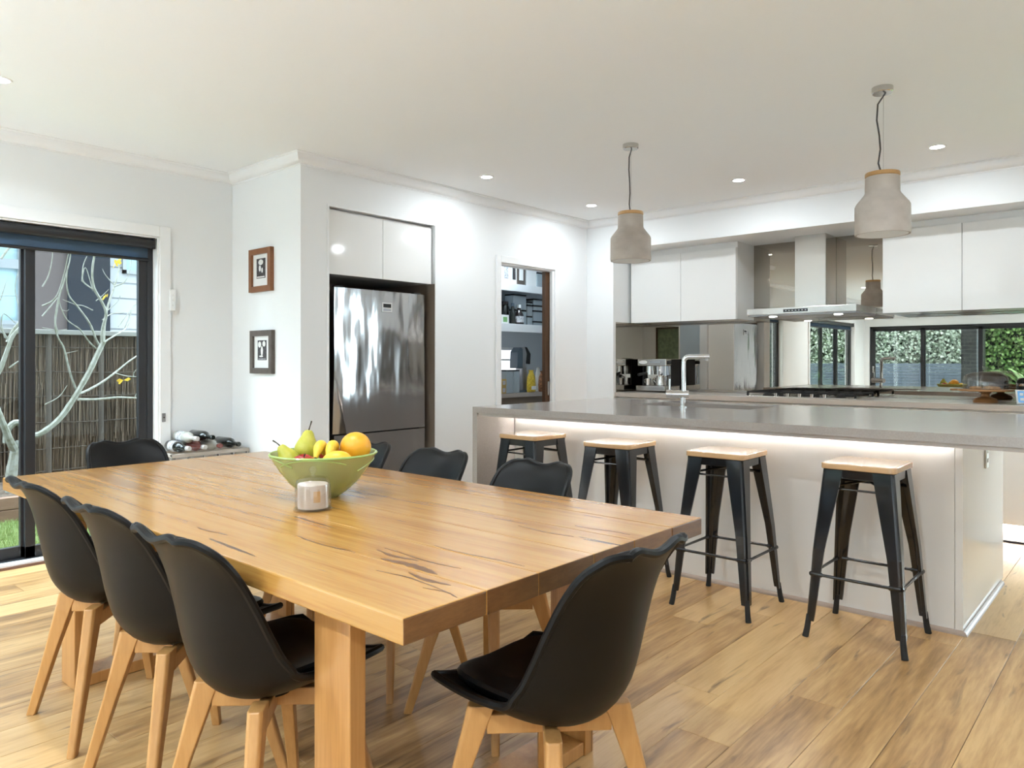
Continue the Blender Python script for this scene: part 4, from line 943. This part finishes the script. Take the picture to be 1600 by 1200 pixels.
def pouch(px, X, z, wv, h, m, label):
    r = thing('food_packet', label, 'packet', (X,at(px,X),z)); rings = []
    for t_, s_, d_ in ((0,.95,.5),(.05,1,.9),(.35,1.03,1),(.7,.95,.7),(.86,.6,.4),(.92,.5,.25),(1,.8,.15)):
        rings.append([Vector((.035*d_*math.sin(a),wv*s_*math.cos(a),h*t_)) for a in [k*math.pi/8 for k in range(16)]])
    MB().loft(rings).build('packet_body', M[m], r, smooth=True)
    box(.034,-wv*.6,h*.12,.037,wv*.6,h*.28).build('packet_label', M['flour'], r)
pouch(830,SF+.0,Z3,.062,.23,'pasta','yellow packet standing on the pantry bench'); pouch(841,SF-.10,Z3,.04,.26,'clearbt','clear crinkled packet behind the yellow one'); pouch(847,SF+.0,Z3,.05,.22,'snack','brown snack packet beside the dark sliding door')

# ------------------------------------------------------------------ side garden (seen through the left door)
GZ = -.12
struct(box(-9.0,-8,GZ-.1,XL-.2,9,GZ-.02).build('ground', M['soil']), 'ground of the side garden')
lw = box(-7.36,-3.0,GZ-.02,XL-.62,5.5,GZ).build('lawn', M['soil']); tag(lw,'short green lawn outside the garden door','grass',kind='stuff')
gb = MB()
for i in range(26000):
    x, y = U(-7.34,XL-.64), U(-.6,3.2); h = U(.02,.05); a = U(0,6.28); dx, dy = .004*math.cos(a), .004*math.sin(a); lx_, ly_ = U(-.02,.02), U(-.02,.02)
    gb.add([(x-dx,y-dy,GZ),(x+dx,y+dy,GZ),(x+lx_,y+ly_,GZ+h)],[(0,1,2)])
o = gb.build('grass_blades', M['grass'], lw, recalc=False); o['kind'] = 'stuff'
struct(box(XL-.62,-6,GZ-.02,XL-.2,6,-.02).build('paving', M['paving']), 'pale paving strip outside the door')
sl = thing('garden_edging', 'brown timber sleeper edging in front of the mulch bed', 'garden edging', (-7.36,0,GZ))
for k in range(2):
    for (a, b) in ((-3,-.2),(-.19,2.6),(2.61,5.5)): box(-.075,a,.002+k*.105,0,b,.103+k*.105).build('sleeper', M['sleeper'], sl, bevel=.005)
tag(box(-8.56,-3,GZ,-7.437,5.5,.06).build('mulch_bed', M['mulch']),'dark mulch bed along the brushwood fence','mulch',kind='stuff')
FX = -8.6; FT = 1.545
fc = thing('brushwood_fence', 'tall weathered brushwood fence with grey cap rail behind the bare tree', 'fence', (FX,0,0))
box(-.10,-4,GZ-.1,-.03,7.5,FT-.02).build('core', M['brushback'], fc)
bs = MB()
y = -1.5
while y < 6.5:
    y += U(.003,.007)
    for tier in range(3):
        z0 = GZ+tier*.55+U(-.06,.06); z1 = z0+U(.55,.75); z1 = min(z1,FT-.01); r_ = U(.003,.0065); x = U(-.03,.012)+.008*(tier==1); y2 = y+U(-.03,.03)
        bs.add([(x-.012,y-r_,z0),(x,y,z0),(x-.012,y+r_,z0),(x-.012,y2-r_,z1),(x,y2,z1),(x-.012,y2+r_,z1)],[(0,1,4,3),(1,2,5,4)])
o = bs.build('brush_sticks', M['brush'], fc, recalc=False); o['kind'] = 'stuff'
for z in (.12,.36,.62,.88,1.14,1.4): MB().tube([(.016,-1.5+k*.4,z+U(-.012,.012)) for k in range(21)],.004,5).build('tie_wire', M['brushback'], fc)
for yy in (-.5,.95,2.55,3.05,4.5): MB().cyl((.0,yy,GZ),(.0,yy,FT-.02),.03,10).build('post', M['brushback'], fc)
box(-.14,-4,FT-.02,.05,7.5,FT+.03).build('cap_rail', M['cap'], fc, bevel=.006)
# bare tree, built on its own depth between door and fence
tr = thing('bare_tree', 'leafless pale-barked tree with forked pruned branches outside the door', 'tree', (-7.85,1.9,.06))
tk = MB(); TXX = -7.85
def br(pts, r0, r1, dx=0, m=tk):
    P = []; n_ = len(pts)
    for i, (a, b) in enumerate(pts):
        P.append(unproj(a,b,X=TXX+dx*i/(n_-1))-Vector((-7.85,1.9,.06)))
    Q = []; Rr = []
    for i in range(len(P)-1):
        for k in range(4):
            t_ = k/4; p0 = P[max(i-1,0)]; p1 = P[i]; p2 = P[i+1]; p3 = P[min(i+2,len(P)-1)]
            Q.append(.5*((2*p1)+(p2-p0)*t_+(2*p0-5*p1+4*p2-p3)*t_*t_+(3*p1-p0-3*p2+p3)*t_**3))
    Q.append(P[-1]); n2 = len(Q)-1
    Rr = [.66*(r0+(r1-r0)*(i/n2)**.8)*U(.92,1.1) for i in range(n2+1)]
    m.tube(Q,Rr,8)
br([(17,775),(18,740),(24,700)],.075,.062)
br([(24,705),(16,690),(4,660),(-20,600),(-30,540)],.055,.03,.2)
br([(10,692),(12,672),(28,660),(50,680),(72,672),(95,652),(112,628),(122,612),(140,580),(155,548),(162,534)],.045,.036,.1)
br([(20,700),(28,692),(30,698)],.05,.03)
tk.build('trunk', M['bark'], tr, smooth=True)
bm_ = MB(); B = lambda pts, r0, r1, dx=0: br(pts,r0,r1,dx,bm_)
B([(160,540),(160,515),(166,490),(158,470),(147,450),(144,425),(148,395),(153,360),(152,335)],.028,.010,.2)
B([(162,536),(163,510),(168,480),(178,450),(186,420),(186,390),(187,350)],.024,.007,-.2)
B([(158,545),(150,530),(140,505),(122,480),(108,462),(104,440),(106,415)],.018,.006,.3)
B([(160,536),(178,525),(190,518),(200,508),(208,478),(222,470)],.016,.005,-.3)
B([(155,548),(140,535),(125,515),(105,500),(95,480),(92,466)],.014,.006,.2)
B([(122,614),(132,612),(158,598),(180,582),(205,562),(240,540)],.022,.010,-.3)
B([(122,624),(150,624),(185,621),(215,622),(245,622)],.020,.010,-.2)
B([(120,612),(110,585),(100,545),(92,530),(86,510),(90,480),(92,462)],.016,.008,.3)
B([(90,520),(86,500),(92,465),(100,440),(110,400),(108,372),(107,345)],.016,.006,.3)
B([(66,478),(82,470),(92,455),(102,420),(108,390)],.013,.006,.2)
B([(66,494),(78,480),(90,465)],.012,.006); B([(66,448),(76,430),(82,400),(80,385)],.011,.005,.1)
B([(145,452),(130,440),(130,425),(135,420),(145,455)],.012,.005); B([(128,440),(130,415),(136,400)],.01,.004)
B([(178,448),(195,440),(204,420),(206,402)],.011,.004); B([(178,445),(165,430),(160,420)],.009,.004)
B([(145,485),(130,478),(118,476),(98,468)],.010,.004); B([(160,500),(175,490),(195,488),(235,480)],.010,.003,-.3); B([(168,485),(185,470),(188,460)],.008,.003)
B([(150,470),(160,462),(170,452)],.008,.003); B([(195,512),(200,500),(203,490)],.008,.003); B([(185,510),(210,478),(230,462),(240,452)],.009,.003,-.2)
B([(180,583),(200,588),(225,588),(240,584)],.009,.004); B([(208,590),(212,578),(230,572)],.006,.003); B([(211,620),(215,612),(225,604)],.006,.003)
B([(100,553),(112,550),(122,548)],.006,.003); B([(66,512),(90,516),(105,514)],.008,.003); B([(96,484),(104,486),(108,483)],.006,.003)
B([(70,632),(92,620),(105,602)],.009,.004)
B([(12,535),(22,515),(34,500)],.03,.02); B([(-10,595),(2,572),(12,545),(20,525),(34,510)],.036,.024,.1); B([(15,535),(0,510),(-10,480)],.018,.008); B([(14,575),(28,565),(40,560)],.012,.006)
B([(2,404),(14,388),(28,378),(40,372)],.016,.008); B([(0,470),(6,452),(10,440)],.010,.004); B([(0,382),(16,380),(40,384)],.010,.005); B([(8,528),(2,505),(6,490),(24,505)],.01,.006); B([(30,480),(24,455),(27,430),(38,415)],.008,.004); B([(0,462),(20,462),(40,462)],.006,.003)
bm_.build('branches', M['bark'], tr, smooth=True)
lf = MB()
for (a, b) in ((183,410),(180,411),(166,462),(193,594)):
    c = unproj(a,b,X=-7.9)-Vector((-7.85,1.9,.06))
    for k in range(3): v = Vector((0,U(-.05,.05),U(-.03,.03))); lf.add([c,c+v+Vector((.01,0,.02)),c+v*1.6,c+v-Vector((.01,0,.02))],[(0,1,2,3)])
lf.build('last_leaves', M['banana'], tr, recalc=False)
# neighbouring house
NX = -11.2
nh = thing('neighbour_house', 'two-storey neighbouring house with charcoal, brown and white walls', 'building', (NX,3,GZ-.1))
def Yn(px): return unproj(px,400,X=NX).y-3
def Zn(px,py): return unproj(px,py,X=NX).z-(GZ-.1)
ya, yb_, yc = Yn(66), Yn(103), Yn(168)
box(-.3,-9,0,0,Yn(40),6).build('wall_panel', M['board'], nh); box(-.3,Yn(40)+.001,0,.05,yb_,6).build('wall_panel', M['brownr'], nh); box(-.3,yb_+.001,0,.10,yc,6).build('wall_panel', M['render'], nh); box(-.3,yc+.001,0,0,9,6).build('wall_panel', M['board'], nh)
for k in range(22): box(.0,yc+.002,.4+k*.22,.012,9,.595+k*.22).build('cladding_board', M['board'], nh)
def hwin(y0,y1,z0,z1,mid=None):
    f = MB().box(-.02,y0,z0,.05,y0+.05,z1).box(-.02,y1-.05,z0,.05,y1,z1).box(-.02,y0,z0,.05,y1,z0+.05).box(-.02,y0,z1-.05,.05,y1,z1)
    if mid: f.box(-.02,y0,mid-.09,.06,y1,mid+.03)
    o_ = f.build('window', M['gframe'], nh); box(-.01,y0+.05,z0+.05,.02,y1-.05,z1-.05).build('window_glass', M['winpane'], o_)
hwin(Yn(190),Yn(300),Zn(200,428),5.2); hwin(Yn(-60),Yn(33.5),Zn(16,507),5.2,Zn(16,409)); hwin(Yn(-260),Yn(-120),2.2,5.2)
box(-1,-9.3,6,.3,9.3,6.15).build('eaves', M['gframe'], nh)

# ------------------------------------------------------------------ rear garden (seen in the mirror)
struct(box(-14,-20,GZ-.1,10,YB-.2,GZ).build('terrace', M['paving']), 'pale terrace behind the house')
struct(box(XR+.2,-20,GZ-.1,12,14,GZ).build('side_yard', M['soil']), 'ground beside the house')
struct(box(-14,6.9,GZ-.1,12,14,GZ).build('front_yard', M['soil']), 'ground beyond the kitchen wall')
def leafmass(name, m, parent, boxes, n, size):
    b = MB()
    for i in range(n):
        (x0,y0,z0,x1,y1,z1) = boxes[i % len(boxes)]
        # points near the surface of a lumpy box
        p = Vector((U(x0,x1),U(y0,y1),U(z0,z1)))
        q = Vector((U(-1,1),U(-1,1),U(-1,1))).normalized()*size; s_ = q.orthogonal().normalized()*size*.42; s_.rotate(Matrix.Rotation(U(0,6.28),3,q.normalized()))
        b.add([p,p+q*.5+s_,p+q,p+q*.5-s_],[(0,1,2,3)])
    o_ = b.build(name, m, parent, recalc=False); o_['kind'] = 'stuff'; return o_
HY = -11.0
hg = thing('flowering_hedge', 'dense silvery green hedge above the slatted screen, seen in the mirror', 'hedge', (0,0,0))
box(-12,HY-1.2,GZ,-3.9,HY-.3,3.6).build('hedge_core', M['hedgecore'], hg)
bxs = [(-12+i*.8,HY-.35,.9+.5*(i%2)*0,-12+i*.8+.9,HY+U(.0,.35),2.1) for i in range(10)]+[(-12+i*.8,HY-.35,2.0,-12+i*.8+.9,HY+U(.0,.4),3.7) for i in range(10)]
leafmass('hedge_leaves', M['hedge'], hg, bxs, 26000, .10)
ss = thing('slat_screen', 'low blue-grey horizontal slat screen in front of the hedge, seen in the mirror', 'screen', (0,HY+.75,GZ))
for k in range(15): box(-12,0,.04+k*.085,-3.95,.02,.115+k*.085).build('slat', M['slat'], ss)
for x in (-11,-9.2,-7.4,-5.6,-4.05): box(x,-.05,0,x+.05,-.001,1.32).build('post', M['slat'], ss)
for x in (-6.7,-5.2): box(x,.021,.0,x+.05,.06,1.32).build('gate_stile', M['slat'], ss)
bp_ = thing('brick_pier', 'dark brick pier outside the rear doors, seen in the mirror', 'pier', (-3.24,YB-1.0,GZ))
box(-.15,-.2,0,.15,.2,3.0).build('brickwork', M['dbrick'], bp_); box(-.17,-.22,3.0,.17,.22,3.06).build('cap', M['paving'], bp_)
pl = tag(box(-2.9,-8.7,GZ,4.5,-6.6,GZ+.012).build('pool', M['pool']), 'turquoise pool beyond the rear doors, seen in the mirror', 'pool')
def palm(x, y, n, L, label, z0=GZ):
    r = thing('spiky_plant', label, 'plant', (x,y,z0), group='green strappy plants in the rear garden')
    MB().tube([(0,0,0),(.02,0,.3),(0,.02,.6)],[.09,.08,.06],10).build('stem', M['bark'], r, smooth=True)
    for k in range(n):
        a = k*2.399+U(-.2,.2); e = U(.25,1.35); l = L*U(.7,1.1); b = MB(); P = []
        for t_ in (0,.2,.4,.6,.8,1): P.append((Vector((math.cos(a),math.sin(a),0))*l*t_*math.cos(e*.8) + Vector((0,0,.55+l*(math.sin(e)*t_-.55*t_*t_))), .045*math.sin(math.pi*min(1,t_*.9+.12))+.002))
        q = Vector((-math.sin(a),math.cos(a),0)); vs_ = []
        for p, w_ in P: vs_ += [p-q*w_, p+Vector((0,0,-.012)), p+q*w_]
        fs_ = [f for i in range(5) for f in ((3*i,3*i+1,3*i+4,3*i+3),(3*i+1,3*i+2,3*i+5,3*i+4))]
        b.add(vs_,fs_).build('leaf', M['palm'], r, recalc=False)
for (x,y,n_,L_,lab) in ((-2.55,-9.3,44,1.5,'strappy green plant right of the brick pier, seen in the mirror'),(-4.35,-9.45,24,.55,'low strappy plant left of the brick pier by the screen'),(1.6,-10.4,34,1.3,'strappy green plant farthest right beyond the pool'),(-.1,-11.0,40,1.35,'strappy plant in front of the dark shrubs beyond the pool')):
    palm(x,y,n_,L_,lab)
hb = thing('rear_shrubbery', 'dark green shrub mass behind the strappy plants', 'shrub', (0,0,0))
box(-4.6,-13.9,GZ,6,-12.9,4.2).build('shrub_core', M['hedgecore'], hb); leafmass('shrub_leaves', M['palm'], hb, [(-4.6,-12.9,GZ,-2,-12.4,4.2),(-2,-12.9,GZ,0,-12.4,4.2),(0,-12.9,GZ,6,-12.4,4.2)], 16000, .11)
# outside the second side door
p2 = thing('pale_brick_wall', 'pale brick boundary wall outside the second side door', 'wall', (-8.2,-6.3,GZ))
box(-.1,-3,0,.0,3.0,2.6).build('brickwork', M['pbrick'], p2); box(-.13,-3,2.6,.03,3.0,2.66).build('coping', M['paving'], p2)
p3 = thing('brick_column', 'dark brick column outside the second side door, seen in the mirror', 'pier', (-5.9,-1.2,GZ)); box(-.18,-.18,0,.18,.18,3).build('brickwork', M['dbrick'], p3); box(-.2,-.2,3,.2,.2,3.06).build('cap', M['paving'], p3)
palm(-6.9,-2.4,24,.7,'strappy green plant outside the second side door, seen in the mirror')
